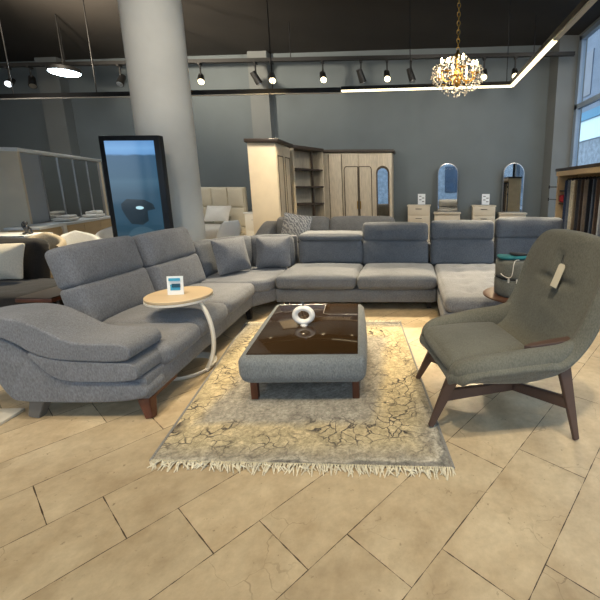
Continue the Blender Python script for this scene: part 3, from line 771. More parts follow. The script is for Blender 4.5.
# ------------------------------------------------------------------ round walnut side table with fabric basket
st = thing('side_table', 'dark walnut round side table between the chaise and lounge chair', 'table', (.945, 3.29, 0))
bm = BM(); lathe(bm, [(.25, .535), (.285, .55), (.285, .560), (.27, .566)], 48); obj('tabletop', bm, 'walnut', st, smooth=30)
bm = BM(); cyl(bm, (0, 0, .02), (0, 0, .54), .03, .025); obj('post', bm, 'black_metal', st)
bm = BM(); lathe(bm, [(.19, 0), (.19, .012), (.04, .025)], 40); obj('foot', bm, 'black_metal', st, smooth=30)
pf = thing('storage_basket', 'round grey felt two-tier zipped basket on walnut side table', 'basket', (.945, 3.28, .567))
def tier(z0, z1, r): return lathe(BM(), [(r*.9, z0), (r*.985, z0+.012), (r, z0+.04), (r*1.005, (z0+z1)/2), (r, z1-.03), (r*.97, z1-.008), (r*.9, z1)], 48)
obj('lower_tier', tier(0, .165, .192), 'pouf', pf, smooth=60); obj('upper_tier', tier(.16, .315, .188), 'pouf', pf, smooth=60)
bm = BM(); tube(bm, [(.189*math.cos(a), .189*math.sin(a), .163) for a in [2*PI*k/40 for k in range(40)]], .004, 6, close=True); obj('zip', bm, 'black_metal', pf)
for a in (-125, -105):
    bm = BM(); box(bm, (.195*math.cos(R(a)), .195*math.sin(R(a)), .155), (.012, .012, .035), rot=(0, 0, R(a))); obj('zip_pull', bm, 'cord', pf)
bm = BM(); tube(bm, bez((-.02, -.12, .325), (-.10, -.17, .35), (-.08, -.21, .25), (-.10, -.193, .20))+bez((-.10, -.193, .20), (-.11, -.19, .17), (-.16, -.14, .19), (-.17, -.12, .21), 8)[1:], .004, 6); obj('cord', bm, 'cord', pf)
tc_ = thing('folded_cloth', 'teal folded cloth lying on top of the grey felt basket', 'cloth', (.915, 3.25, .889))
obj('cloth', rbox((.24, .15, .03), .014, (.01, .01, .006), n=9, c=(-.02, 0, .0155), wr=.006), 'teal', tc_)
obj('dark_fold', rbox((.14, .10, .02), .009, (.005, .005, .006), n=9, c=(.03, -.01, .041), rot=(0, R(6), R(15)), wr=.004), 'black_fab', tc_)

# ------------------------------------------------------------------ black sofa, end table, tub chairs, console (left background)
bs = thing('sofa', 'charcoal chaise sofa behind the grey corner sofa at left edge', 'sofa', (-4.7, 4.1, 0))
obj('seat', rbox((2.0, .80, .22), .06, (.01, .01, .015), n=11), 'black_fab', bs, (-4.86, 4.06, .32), smooth=70)
bm = BM(); box(bm, (-4.86, 4.08, .13), (1.95, .76, .18), bev=.02); wobj('base', bm, 'black_fab', bs)
obj('backrest', rbox((1.45, .22, .55), .08, (.01, .03, .02), n=11), 'black_fab', bs, (-5.13, 4.50, .62), (R(-8), 0, 0), smooth=70)
for x, y in ((-5.7, 3.8), (-4.0, 3.8), (-5.7, 4.35), (-4.0, 4.35)):
    bm = BM(); box(bm, (x, y, .021), (.06, .06, .042)); wobj('foot', bm, 'black', bs)
o = obj('throw_pillow', pillow(.46, .40, .16, 'white_fab'), 'white_fab', None, (-4.62, 4.20, .675), (R(-17), 0, R(8)), smooth=70)
tag(o, 'ivory square pillow leaning on the charcoal sofa back', 'pillow')
et = thing('end_table', 'low end table with grey top and wood edge beside charcoal sofa', 'table', (-3.47, 3.58, 0))
bm = BM(); box(bm, (0, 0, .492), (.33, .42, .012)); obj('tabletop', bm, 'dark_shelf', et, smooth=0)
bm = BM(); box(bm, (0, 0, .470), (.34, .43, .032), bev=.004); obj('edge_frame', bm, 'red_wood', et, smooth=30)
for sx_ in (-1, 1):
    for sy in (-1, 1):
        bm = BM(); box(bm, (sx_*.14, sy*.18, .225), (.04, .04, .45)); obj('leg', bm, 'black_metal', et, smooth=0)

def tub_chair(label, mat, inner, loc, rz, h=.78, r=.27):
    t = thing('tub_chair', label, 'chair', loc, rz, 'tub chairs at the left')
    bm = BM(); n = 26; th = .07
    prof_ = []
    rows = []
    for k in range(n+1):
        a = R(-125+250*k/n); ca, sa_ = -math.cos(a), math.sin(a)
        hh = h-.16*abs(k/n-.5)*2
        ring = []
        for rr, z in ((r-.01, .28), (r, .45), (r, hh-.03), (r-.02, hh), (r-th+.02, hh), (r-th, hh-.03), (r-th-.01, .42), (r-th-.01, .28)):
            ring.append(bm.verts.new((ca*rr, sa_*rr, z)))
        rows.append(ring)
    for A, B in zip(rows, rows[1:]):
        for k in range(8): bm.faces.new((A[k], A[(k+1) % 8], B[(k+1) % 8], B[k]))
    bm.faces.new(rows[0]); bm.faces.new(rows[-1][::-1])
    bmesh.ops.recalc_face_normals(bm, faces=bm.faces[:])
    obj('backrest', bm, mat, t, smooth=60)
    bm = BM(); lathe(bm, [(r-.10, .30), (r-.075, .32), (r-.075, .43), (r-.11, .46)], 30); obj('seat', bm, inner, t, smooth=50)
    for a in (45, 135, 225, 315):
        bm = BM(); cyl(bm, (math.cos(R(a))*.19, math.sin(R(a))*.19, 0), (math.cos(R(a))*.15, math.sin(R(a))*.15, .31), .012, .018, 10); obj('leg', bm, 'black_metal', t)
    return t
tub_chair('white tub chair by the tan sideboard, farther from the black display', 'white_tub', 'cream_tub', (-5.02, 5.70, 0), R(-45), .84)
tub_chair('white tub chair by the tan sideboard, nearer the black display', 'white_tub', 'cream_tub', (-4.93, 6.32, 0), R(-45), .84)
tub_chair('taupe tub chair right behind the charcoal sofa back', 'taupe_tub', 'taupe_tub', (-4.86, 4.97, 0), R(-60), .90, .24)

wc = thing('console_cabinet', 'white console cabinet behind the charcoal sofa, in front of wardrobe end', 'cabinet', (-5.7, 5.25, 0))
bm = BM(); box(bm, (0, 0, .44), (1.05, .38, .78), bev=.006); obj('body', bm, 'white_lac', wc, smooth=30)
bm = BM(); box(bm, (0, 0, .845), (1.10, .42, .03), bev=.004); obj('worktop', bm, 'white_paint', wc, smooth=30)
bm = BM(); box(bm, (0, 0, .025), (.98, .32, .05)); obj('plinth', bm, 'black', wc, smooth=0)
for s in (-1, 1):
    bm = BM(); box(bm, (s*.262, -.196, .44), (.50, .012, .74), bev=.003); d = obj('door', bm, 'white_lac', wc, smooth=30)
    bm = BM(); box(bm, (s*.05, -.21, .5), (.012, .016, .12)); obj('handle', bm, 'silver', d, smooth=0)
sg = thing('figurine', 'small dark pewter figurine standing on the white console', 'figurine', (-5.28, 5.22, .861))
bm = BM(); lathe(bm, [(.05, 0), (.055, .01), (.045, .02), (.02, .03), (.03, .07), (.034, .10), (.015, .125)], 16); obj('body', bm, 'pewter', sg, smooth=60)
bm = BM(); bmesh.ops.create_icosphere(bm, subdivisions=3, radius=.027, matrix=Matrix.Translation((0, 0, .15))); obj('head', bm, 'pewter', sg, smooth=60)
bm = BM(); tube(bm, bez((.03, 0, .09), (.08, 0, .10), (.06, -.02, .03), (.085, 0, .02)), .01, 8); tube(bm, bez((-.03, 0, .09), (-.06, 0, .08), (-.06, 0, .16), (-.015, 0, .17)), .009, 8); obj('arms', bm, 'pewter', sg, smooth=60)

# tan sideboard with white top
def along(p, q, t): return (p[0]+(q[0]-p[0])*t, p[1]+(q[1]-p[1])*t)
P0, P1 = (-5.60, 5.72), (-6.28, 8.15)
ang = math.atan2(P1[1]-P0[1], P1[0]-P0[0]); Ln = math.dist(P0, P1)
sd = thing('sideboard', 'long tan sideboard with white top in front of the mirrored wardrobe', 'sideboard', (P0[0], P0[1], 0), ang)   # local x along, y towards the wardrobe
bm = BM(); box(bm, (Ln/2, .20, .46), (Ln-.04, .38, .80), bev=.005); obj('body', bm, 'tan_wood', sd, smooth=30)
bm = BM(); box(bm, (Ln/2, .20, .885), (Ln+.02, .44, .04), bev=.005); obj('worktop', bm, 'white_paint', sd, smooth=30)
bm = BM(); box(bm, (Ln/2, .2, .03), (Ln-.1, .32, .06)); obj('plinth', bm, 'white_lac', sd, smooth=0)
for k in range(4):
    bm = BM(); w = (Ln-.1)/4; box(bm, (.05+w*(k+.5), .006, .46), (w-.012, .012, .74), bev=.003); d = obj('door', bm, 'tan_wood', sd, smooth=30)
    bm = BM(); box(bm, (.05+w*(k+.5)+(w/2-.05)*(1 if k % 2 == 0 else -1), -.006, .6), (.014, .014, .14)); obj('handle', bm, 'silver', d, smooth=0)
bm = BM(); box(bm, (.62, -.005, .45), (.10, .04, .86), bev=.003); obj('upright', bm, 'white_lac', sd, smooth=30)
def linen_stack(label, t, dz):
    p = along(P0, P1, t); q = thing('folded_linen', label, 'linen', (p[0]-.2, p[1], .917), ang, 'folded linen on the sideboard')
    obj('lower_fold', rbox((.34, .26, .05), .024, (.01, .01, .01), n=9, c=(0, 0, .026), wr=.01), 'linen', q); obj('upper_fold', rbox((.26, .2, dz), .02, (.01, .01, .01), n=9, c=(.03, 0, .05+dz/2), wr=.01), 'linen', q)
linen_stack('white folded linen on the sideboard, nearest the black display', .80, .06)
linen_stack('white folded linen at the middle of the sideboard', .42, .04)

# mirrored wardrobe
P0, P1 = (-6.22, 6.22), (-7.02, 8.85)
ang = math.atan2(P1[1]-P0[1], P1[0]-P0[0]); Ln = math.dist(P0, P1)
wd = thing('wardrobe', 'wide cream wardrobe with smoked mirror sliding doors at the left wall', 'wardrobe', (P0[0], P0[1], 0), ang)
bm = BM(); box(bm, (Ln/2, .36, 1.04), (Ln, .66, 2.02), bev=.004); obj('body', bm, 'cream', wd, smooth=30)
bm = BM(); box(bm, (Ln/2, .33, 2.08), (Ln+.06, .74, .06), bev=.006); obj('top_rail', bm, 'white_paint', wd, smooth=30)
for x in (0, Ln):
    bm = BM(); box(bm, (x, .33, 1.025), (.06, .72, 2.05), bev=.004); obj('side_panel', bm, 'cream', wd, smooth=30)
w = (Ln-.08)/5
for k in range(5):
    x = .04+w*(k+.5)
    bm = BM(); box(bm, (x, .012, 1.05), (w-.02, .02, 1.98)); d = obj('door', bm, 'frosted' if k == 0 else 'mirror_smoke', wd, smooth=0)
    d['label'] = 'frosted pale door' if k == 0 else 'smoked mirror door'
    bm = BM(); box(bm, (x+w/2-.008, .002, 1.05), (.018, .024, 1.98)); obj('stile', bm, 'silver', d, smooth=0)

# bed with padded headboard, nightstand and white chair
bed = thing('bed', 'bed with cream padded headboard and white linen behind the column', 'bed', (-5.06, 8.6, 0), WA)
bm = BM(); box(bm, (0, 1.13, .75), (1.72, .12, 1.5), bev=.02); obj('headboard', bm, 'head_pad', bed, smooth=40)
bm = BM()
for i in range(4):
    for j in range(3): rbox((.41, .05, .47), .02, (0, .015, 0), n=7, c=(-.63+.42*i, 1.06, .27+.49*j), bm=bm)
o = obj('headboard_pads', bm, 'head_pad', bed, smooth=60)
bm = BM(); box(bm, (0, .1, .2), (1.6, 1.9, .32), bev=.02); obj('base', bm, 'head_pad', bed, smooth=40)
for sx_ in (-1, 1):
    for sy in (-.8, .95):
        bm = BM(); box(bm, (sx_*.72, sy, .02), (.07, .07, .04)); obj('foot', bm, 'black', bed, smooth=0)
obj('mattress', rbox((1.54, 1.86, .24), .06, (.01, .01, .02), n=9, c=(0, .06, .48)), 'linen', bed, smooth=70)
for s in (-1, 1):
    o = obj('pillow', pillow(.6, .40, .18, 'linen'), 'linen', None, Vector((-5.0+s*.36, 9.25-math.tan(-WA)*s*.36, .875)), (R(-30), 0, WA), smooth=70)
    tag(o, 'white bed pillow against the cream headboard, %s of the two' % ('left' if s < 0 else 'right'), 'pillow', 'bed pillows')
ns = thing('nightstand', 'white nightstand between the bed and tall cream wardrobe', 'nightstand', (-3.80, 9.55, 0), WA)
bm = BM(); box(bm, (0, 0, .45), (.48, .42, .82), bev=.006); obj('body', bm, 'white_lac', ns, smooth=30)
bm = BM(); box(bm, (0, 0, .875), (.52, .46, .03), bev=.004); obj('top', bm, 'white_paint', ns, smooth=30)
for z in (.25, .63):
    bm = BM(); box(bm, (0, -.216, z), (.44, .012, .35), bev=.003); d = obj('drawer', bm, 'white_lac', ns, smooth=30)
    bm = BM(); box(bm, (0, -.228, z+.08), (.12, .014, .014)); obj('handle', bm, 'silver', d, smooth=0)
bm = BM(); box(bm, (0, 0, .02), (.42, .36, .04)); obj('plinth', bm, 'black', ns, smooth=0)
bxk = thing('ornament_tray', 'small pale tray of ornaments on the white nightstand', 'tray', (-3.80, 9.52, .8905))
bm = BM(); box(bm, (0, 0, .012), (.36, .22, .022), bev=.004); obj('tray', bm, 'silver', bxk, smooth=30)
bm = BM(); lathe(bm, [(.03, .023), (.05, .06), (.03, .10), (.035, .12)], 16, (-.1, 0, 0)); obj('jar', bm, 'pewter', bxk, smooth=60)
bm = BM(); lathe(bm, [(.04, .023), (.05, .05), (.03, .07)], 16, (.09, 0, 0)); obj('bowl', bm, 'porcelain', bxk, smooth=60)

wch = thing('shell_chair', 'white shell chair on black legs right of the column', 'chair', (-3.32, 6.75, 0), R(150))
sp = [(.24, .44, .20, .0), (.22, .46, .21, .02), (.05, .44, .225, .05), (-.10, .45, .225, .09), (-.16, .52, .225, .10), (-.20, .68, .215, .08), (-.24, .84, .19, .05), (-.26, .93, .13, .02)]
bm = shell_bm(sp, 10); o = obj('shell', bm, 'white_paint', wch, smooth=80)
md = o.modifiers.new('solid', 'SOLIDIFY'); md.thickness = .025; md.offset = 0
md = o.modifiers.new('sub', 'SUBSURF'); md.levels = 1; md.render_levels = 2
for a in (45, 135, 225, 315):
    bm = BM(); cyl(bm, (math.cos(R(a))*.26, math.sin(R(a))*.24, 0), (math.cos(R(a))*.1, math.sin(R(a))*.1, .44), .012, .016, 10); obj('leg', bm, 'black_metal', wch)

# ------------------------------------------------------------------ dark glass display by the column, reflection painted as glow
kk = thing('glass_display', 'tall black framed glass display with painted blue reflection by the column', 'display', (-3.28, 4.62, 0), R(-3))
bm = BM(); box(bm, (0, .04, 1.06), (.74, .08, 2.06), bev=.012); obj('frame', bm, 'black', kk, smooth=30)
bm = BM(); box(bm, (0, .06, .02), (.80, .32, .04), bev=.008); obj('foot', bm, 'black', kk, smooth=30)
bm = BM(); box(bm, (0, -.002, 1.42), (.60, .006, 1.22)); sc_ = obj('painted_glass', bm, 'painted_glass', kk, smooth=0)
def scr_poly(pts, mat, name, y=-.0065):  # flat glowing cut-outs painting reflected shapes on the glass
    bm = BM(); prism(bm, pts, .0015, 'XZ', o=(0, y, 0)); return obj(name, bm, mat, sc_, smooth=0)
scr_poly([(-.20, 1.30), (-.12, 1.36), (.10, 1.35), (.20, 1.30), (.22, 1.24), (.12, 1.22), (.12, 1.10), (.04, 1.05), (-.10, 1.06), (-.16, 1.15), (-.20, 1.24)], 'scr_dark', 'painted_dark_shape')
scr_poly([(.03+.05*math.cos(R(a)), 1.255+.02*math.sin(R(a))) for a in range(0, 360, 20)], 'scr_light', 'painted_glint', -.0085)
scr_poly([(.03+.2*math.cos(R(a)), .86+.17*math.sin(R(a))) for a in range(0, 181, 10)], 'scr_mid', 'painted_chair_arc', -.0075)

# ------------------------------------------------------------------ cream wardrobes at the back
wl = thing('wardrobe', 'tall cream wardrobe with plain end panel and dark cornice', 'wardrobe', (-2.87, 8.05, 0))
bm = BM(); box(bm, (0, 0, 1.17), (.54, .86, 2.34), bev=.006); obj('body', bm, 'cream', wl, smooth=30)
bm = BM(); box(bm, (.02, .0, 2.375), (.66, .98, .07), bev=.015); obj('cornice', bm, 'dark_shelf', wl, smooth=30)
for k in (-1, 1):
    bm = BM(); box(bm, (.278, k*.215, 1.2), (.02, .41, 2.2), bev=.004); d = obj('door', bm, 'cream_crackle', wl, smooth=30)
    bm = BM()
    for yy in (-.15, .15): box(bm, (.290, k*.215+yy, 1.25), (.008, .02, 1.7))
    for zz in (.4, 2.1): box(bm, (.290, k*.215, zz), (.008, .32, .02))
    obj('moulding', bm, 'groove', d, smooth=0)
# open corner shelf unit, diagonal
cs = thing('corner_shelf', 'open corner shelving with dark shelves between cream wardrobes', 'shelf', (-2.50, 9.20, 0), R(62))
bm = BM(); box(bm, (0, .27, 1.17), (.99, .03, 2.34)); obj('back_panel', bm, 'cream_crackle', cs, smooth=0)
for x in (-.485, .485):
    bm = BM(); box(bm, (x, .05, 1.17), (.03, .44, 2.34)); obj('side_panel', bm, 'cream_crackle', cs, smooth=0)
bm = BM(); box(bm, (.12, -.14, 1.5), (.04, .04, 1.60)); obj('upright', bm, 'dark_shelf', cs, smooth=0)
for z in (.72, 1.10, 1.50, 1.90):
    bm = BM(); box(bm, (0, .04, z), (.94, .42, .04)); obj('shelf', bm, 'dark_shelf', cs, smooth=0)
bm = BM(); box(bm, (0, .04, 2.375), (1.02, .48, .07), bev=.012); obj('cornice', bm, 'dark_shelf', cs, smooth=30)
for k in range(2):
    for z in (.2, .5):
        bm = BM(); box(bm, (-.235+.47*k, -.15, z), (.45, .03, .27), bev=.005); d = obj('drawer', bm, 'white_lac', cs, smooth=30)
        bm = BM(); box(bm, (-.235+.47*k, -.175, z+.05), (.14, .016, .016)); obj('handle', bm, 'groove', d, smooth=0)
bm = BM(); box(bm, (0, .06, .33), (.94, .38, .66)); obj('chest', bm, 'white_lac', cs, smooth=0)
wx = Vector((-1.38, 9.80, 0))
wr_ = thing('wardrobe', 'wide antique cream wardrobe with carved double doors and mirror door', 'wardrobe', wx, WA*.6)
bm = BM(); box(bm, (0, .22, 1.17), (1.86, .44, 2.34), bev=.006); obj('body', bm, 'cream_crackle', wr_, smooth=30)
bm = BM(); box(bm, (0, .20, 2.375), (1.98, .54, .07), bev=.015); obj('cornice', bm, 'dark_shelf', wr_, smooth=30)
xs_ = [-.93, -.66, -.33, .09, .47, .93]
kinds = ['plain', 'plain', 'carved', 'carved', 'mirror']
for (a, b), kd in zip(zip(xs_, xs_[1:]), kinds):
    w = b-a; x = (a+b)/2
    bm = BM(); box(bm, (x, -.008, 1.2), (w-.012, .018, 2.2), bev=.004); d = obj('door', bm, 'cream_crackle', wr_, smooth=30)
    if kd == 'carved':
        bm = BM(); sgn = 1 if x < 0.0 else -1
        pts = [(x-w*.36*sgn, .5), (x-w*.36*sgn, 1.9)]+[(x-w*.36*sgn+sgn*w*.14*(1-math.cos(R(t_))), 1.9+.10*math.sin(R(t_))) for t_ in range(15, 91, 15)]+[(x+w*.46*sgn, 2.0), (x+w*.46*sgn, .5)]
        for p, q in zip(pts, pts[1:]+pts[:1]): bar(bm, (p[0], -.022, p[1]), (q[0], -.022, q[1]), (.014, .018), (.014, .018))
        obj('moulding', bm, 'groove', d, smooth=0)
        bm = BM(); cyl(bm, (x+sgn*w*.40, -.035, .95), (x+sgn*w*.40, -.035, 1.15), .012); obj('handle', bm, 'gold', d)
    if kd == 'mirror':
        def arch(w_, z0, z1): return [(x-w_/2, z0), (x-w_/2, z1-w_/2)]+[(x-w_/2*math.cos(R(t_)), z1-w_/2+w_/2*math.sin(R(t_))) for t_ in range(15, 180, 15)]+[(x+w_/2, z1-w_/2), (x+w_/2, z0)]
        bm = BM(); prism(bm, arch(.33, .35, 2.02), -.008, 'XZ', o=(0, -.018, 0)); obj('mirror_frame', bm, 'groove', d, smooth=0)
        bm = BM(); prism(bm, arch(.26, .40, 1.96), -.006, 'XZ', o=(0, -.027, 0)); obj('mirror', bm, 'mirror', d, smooth=0)
    if kd == 'plain':
        bm = BM(); box(bm, (b, -.02, 1.2), (.014, .012, 2.2)); obj('moulding', bm, 'groove', d, smooth=0)

# ------------------------------------------------------------------ sofa behind the corner sofa
rs = thing('sofa', 'taupe-grey sofa facing forward behind the sectional, before the cream wardrobes', 'sofa', (-1.5, 6.85, 0))
obj('seat', rbox((2.0, .8, .22), .06, (.01, .01, .02), n=9), 'rear_sofa', rs, (-1.5, 6.75, .36), smooth=70)
bm = BM(); box(bm, (-1.5, 6.85, .16), (2.1, .85, .24), bev=.03); wobj('base', bm, 'rear_sofa', rs)
for x in (-2.0, -1.0): obj('backrest', rbox((.98, .24, .56), .08, (.01, .03, .02), n=11), 'rear_sofa', rs, (x, 7.14, .67), (R(-10), 0, 0), smooth=70)
obj('backrest', rbox((.55, .24, .56), .08, (.01, .03, .02), n=11), 'rear_sofa', rs, (-.56, 7.14, .67), (R(-10), 0, 0), smooth=70)
bm = BM(); prism(bm, smooth_poly([(6.42, .04), (7.3, .04), (7.34, .86), (7.1, .88), (6.75, .74), (6.42, .58)], 2), .24, 'YZ', o=(-2.74, 0, 0), bev=.05, seg=4); wobj('armrest', bm, 'rear_sofa', rs, 60)
bm = BM(); prism(bm, smooth_poly([(6.42, .04), (7.3, .04), (7.34, .70), (7.1, .70), (6.75, .60), (6.42, .5)], 2), .22, 'YZ', o=(-.30, 0, 0), bev=.05, seg=4); wobj('armrest', bm, 'rear_sofa', rs, 60)
for x, y in ((-2.4, 6.55), (-.6, 6.55), (-2.4, 7.15), (-.6, 7.15)):
    bm = BM(); box(bm, (x, y, .02), (.06, .06, .04)); wobj('foot', bm, 'black', rs)
o = obj('throw_pillow', pillow(.50, .46, .18, 'pattern'), 'pattern', None, (-2.03, 6.76, .79), (R(-14), R(8), R(-6)), smooth=70)
tag(o, 'white and grey patterned throw pillow on the sofa behind', 'pillow')

# ------------------------------------------------------------------ chests, mirrors and signs on the back wall
def chest(x, label):
    y = wallY(x)-.26
    t = thing('chest_of_drawers', label, 'chest', (x, y, 0), WA, 'cream chests on the back wall')
    bm = BM(); box(bm, (0, 0, .53), (.56, .40, .98), bev=.006); obj('body', bm, 'cream', t, smooth=30)
    bm = BM(); box(bm, (0, -.005, 1.03), (.60, .43, .03), bev=.004); obj('top', bm, 'cream', t, smooth=30)
    bm = BM(); box(bm, (0, .01, .02), (.5, .34, .04)); obj('plinth', bm, 'black', t, smooth=0)
    for k in range(4):
        z = .06+.24*(k+.5); bm = BM(); box(bm, (0, -.206, z), (.53, .014, .225), bev=.004); d = obj('drawer', bm, 'cream', t, smooth=30)
        bm = BM(); box(bm, (0, -.22, z+.05), (.16, .016, .014)); obj('handle', bm, 'groove', d, smooth=0)
    return t
c1 = chest(.24, 'cream chest of drawers left of the left arched mirror')
c2 = chest(1.88, 'cream chest of drawers between the two arched mirrors')
def sign(x, label):
    y = wallY(x)-.28; t = thing('sign_holder', label, 'sign', (x, y, 1.0455), WA, 'white sign cards on the chests')
    bm = BM(); box(bm, (0, 0, .145), (.19, .012, .27)); obj('card', bm, 'card', t, smooth=0)
    bm = BM(); box(bm, (0, 0, .005), (.19, .09, .008)); obj('stand', bm, 'silver', t, smooth=0)
    bm = BM()
    for k in range(4): box(bm, (-.035 if k % 2 == 0 else .04, -.0075, .22-.045*k), (.06, .002, .022))
    obj('print', bm, 'ink', t, smooth=0)
sign(.30, 'white printed sign card on the left cream chest'); sign(1.93, 'white printed sign card on the right cream chest')
def amirror(x, label):
    y = wallY(x)-.20; t = thing('arched_mirror', label, 'mirror', (x, y, 0), WA, 'arched mirrors on the back wall')
    def arch(w_, z0, z1, n=12):
        return [(-w_/2, z0), (-w_/2, z1-w_/2)]+[(-w_/2*math.cos(PI*k/n), z1-w_/2+w_/2*math.sin(PI*k/n)) for k in range(1, n)]+[(w_/2, z1-w_/2), (w_/2, z0)]
    bm = BM(); prism(bm, arch(.53, .86, 2.10), .05, 'XZ', bev=.004); obj('frame', bm, 'silver', t, smooth=30)
    bm = BM(); prism(bm, arch(.49, .88, 2.08), -.006, 'XZ', o=(0, -.001, 0)); obj('mirror', bm, 'mirror', t, smooth=0)
    bm = BM(); box(bm, (0, -.02, .84), (.70, .34, .04), bev=.004); obj('vanity_top', bm, 'cream', t, smooth=30)
    bm = BM(); box(bm, (0, .0, .42), (.66, .28, .80), bev=.004); obj('vanity_body', bm, 'cream', t, smooth=30)
amirror(.97, 'arched vanity mirror between the two cream chests')
amirror(2.62, 'arched vanity mirror right of both cream chests')
# ------------------------------------------------------------------ fabric rack by the window
Pa, Pb = Vector((2.76, 7.15, 0)), Vector((2.60, 4.5, 0))
ang = math.atan2(Pb.y-Pa.y, Pb.x-Pa.x); Ln = (Pb-Pa).length
rk = thing('display_rack', 'tan wooden rack of hanging fabrics in front of right window', 'rack', Pa, ang)   # local +x towards the camera, +y towards the window
bm = BM(); box(bm, (Ln/2, .14, 1.80), (Ln+.1, .44, .05), bev=.004); obj('top_board', bm, 'dark_shelf', rk, smooth=30)
bm = BM(); box(bm, (Ln/2, .32, .90), (Ln, .03, 1.74)); obj('back_panel', bm, 'tan_wood', rk, smooth=0)
bm = BM(); box(bm, (Ln/2, -.06, 1.735), (Ln, .03, .08)); obj('front_rail', bm, 'tan_wood', rk, smooth=0)
for x in (.03, Ln-.03):
    bm = BM(); box(bm, (x, .13, .8875), (.05, .36, 1.775)); obj('side_post', bm, 'tan_wood', rk, smooth=0)
bm = BM(); cyl(bm, (.05, .12, 1.64), (Ln-.05, .12, 1.64), .012); obj('hanging_rod', bm, 'black_metal', rk)
for z in (1.50, 1.27):
    bm = BM(); box(bm, (.16, .14, z-.07), (.24, .30, .02)); obj('shelf', bm, 'dark_shelf', rk, smooth=0)
    bm = BM(); cyl(bm, (.03, -.05, z), (-.22, -.12, z), .008, seg=10); cyl(bm, (-.22, -.12, z-.03), (-.22, -.12, z+.03), .012, seg=10); obj('hook', bm, 'black_metal', rk)
fc = [('navy', (58, 68, 92)), ('steel grey', (108, 116, 128)), ('cream textured', (222, 214, 190)), ('tan', (160, 140, 112)), ('charcoal', (66, 66, 70)), ('dark brown', (82, 68, 60)), ('taupe', (120, 108, 96)),
      ('black', (38, 39, 44)), ('slate', (78, 86, 98)), ('umber', (84, 68, 58)), ('pale grey', (160, 162, 164)), ('graphite', (58, 62, 68)), ('mocha', (104, 86, 74)), ('ink blue', (40, 46, 60)), ('stone', (138, 130, 120)), ('dark olive', (60, 58, 48))]
rot2 = Matrix.Rotation(ang, 4, 'Z')
nf = len(fc)
for k, (cn, c) in enumerate(fc):
    x = .36+(Ln-.46)*k/(nf-1)
    mname = 'cloth_'+cn.replace(' ', '_'); M[mname] = fabric(mname, rgb(*c), .2, 60)
    p = Pa + rot2 @ Vector((x, .10, .92))
    bm = BM(); nz, ny = 14, 12; th = .045; L2 = 1.20; W2 = .27
    def drape(v):
        return v
    t2 = rbox((th, W2, 1.40), .016, (0, 0, 0), n=15)
    ph = random.random()*6
    for v in t2.verts:
        s = (v.co.z+.7)/1.4
        v.co.x += .010*math.sin(v.co.y*45+ph)*(.3+s)
        v.co.y *= .86+.14*(1-s)
    o = obj('fabric_sample', t2, mname, None, p, (0, 0, ang), smooth=60)
    where = 'nearest the back wall' if k == 0 else 'next to the %s one' % fc[k-1][0]
    tag(o, '%s fabric length hanging on the rack, %s' % (cn, where), 'fabric', 'fabric lengths on the rack')
    bm = BM(); tube(bm, [(0, 0, .69), (0, 0, .715), (0, .003, .735), (0, .02, .7385), (0, .038, .73)], .004, 6); box(bm, (0, .0, .692), (.03, .22, .02)); obj('hanger', bm, 'black_metal', o)
p = Pa + rot2 @ Vector((.16, .10, 1.226))
o = obj('folded_fabric', rbox((.20, .24, .13), .03, (0, .01, .01), n=9, c=(0, 0, .066)), 'red_box', None, p, (0, 0, ang), smooth=60)
tag(o, 'red folded fabric on the shelf at the rack end', 'fabric')

# ------------------------------------------------------------------ slab sample at the lower left
o = obj('stone_slab', box(BM(), (0, 0, .012), (.62, .34, .022), bev=.004), 'slab', None, (-2.93, 2.17, 0), (0, 0, R(2)), smooth=30)
tag(o, 'pale stone slab lying on the floor behind the sofa arm', 'slab')

# ------------------------------------------------------------------ suspended rail, tracks, spotlights
def railpt(x): return (x, 6.42-.075*(x+1), 3.0)
rail = thing('ceiling_rail', 'long black suspended rail crossing the room below the ceiling', 'light rail', railpt(-4))
a, b = railpt(-9.5), railpt(-1.09)
bm = BM(); bar(bm, a, b, (.07, .075), (.07, .075)); wobj('profile', bm, 'black_metal', rail, 0)
bm = BM(); bar(bm, (a[0], a[1]-.02, a[2]-.04), (b[0], b[1]-.02, b[2]-.04), (.045, .01), (.045, .01)); wobj('opal_strip', bm, 'led_off', rail, 0)
for x in (-8.2, -6.7, -5.2, -3.6, -2.2):
    p = railpt(x); bm = BM(); cyl(bm, (p[0], p[1], 3.03), (p[0], p[1], ZC), .008, seg=8); wobj('hanging_rod', bm, 'black_metal', rail)
led = thing('led_light', 'bent warm glowing suspended strip light turning towards the viewer at right', 'strip light', (1.5, 5.9, 3.0))
c0, c1_, c2_, c3_ = railpt(-1.08), (1.53, 6.12, 3.0), (1.50, 4.30, 3.0), (1.46, .6, 3.0)
for n_, p, q in (('profile', c0, c1_), ('profile', c1_, c2_), ('profile', c2_, c3_)):
    bm = BM(); bar(bm, (p[0], p[1], 3.025), (q[0], q[1], 3.025), (.075, .05), (.075, .05)); wobj(n_, bm, 'black_metal', led, 0)
for p, q in ((c0, c1_), (c1_, c2_)):
    bm = BM(); bar(bm, (p[0], p[1], 2.99), (q[0], q[1], 2.99), (.048, .026), (.048, .026)); wobj('lit_diffuser', bm, 'led', led, 0)
bm = BM(); bar(bm, (c2_[0], c2_[1]-.01, 2.99), (c3_[0], c3_[1], 2.99), (.05, .02), (.05, .02)); wobj('unlit_diffuser', bm, 'led_off', led, 0)
for x, y in ((0.0, 6.34), (1.45, 6.12), (1.49, 3.4), (1.47, 1.0)):
    bm = BM(); cyl(bm, (x, y, 3.04), (x, y, ZC), .006, seg=8); wobj('hanging_wire', bm, 'black_metal', led)

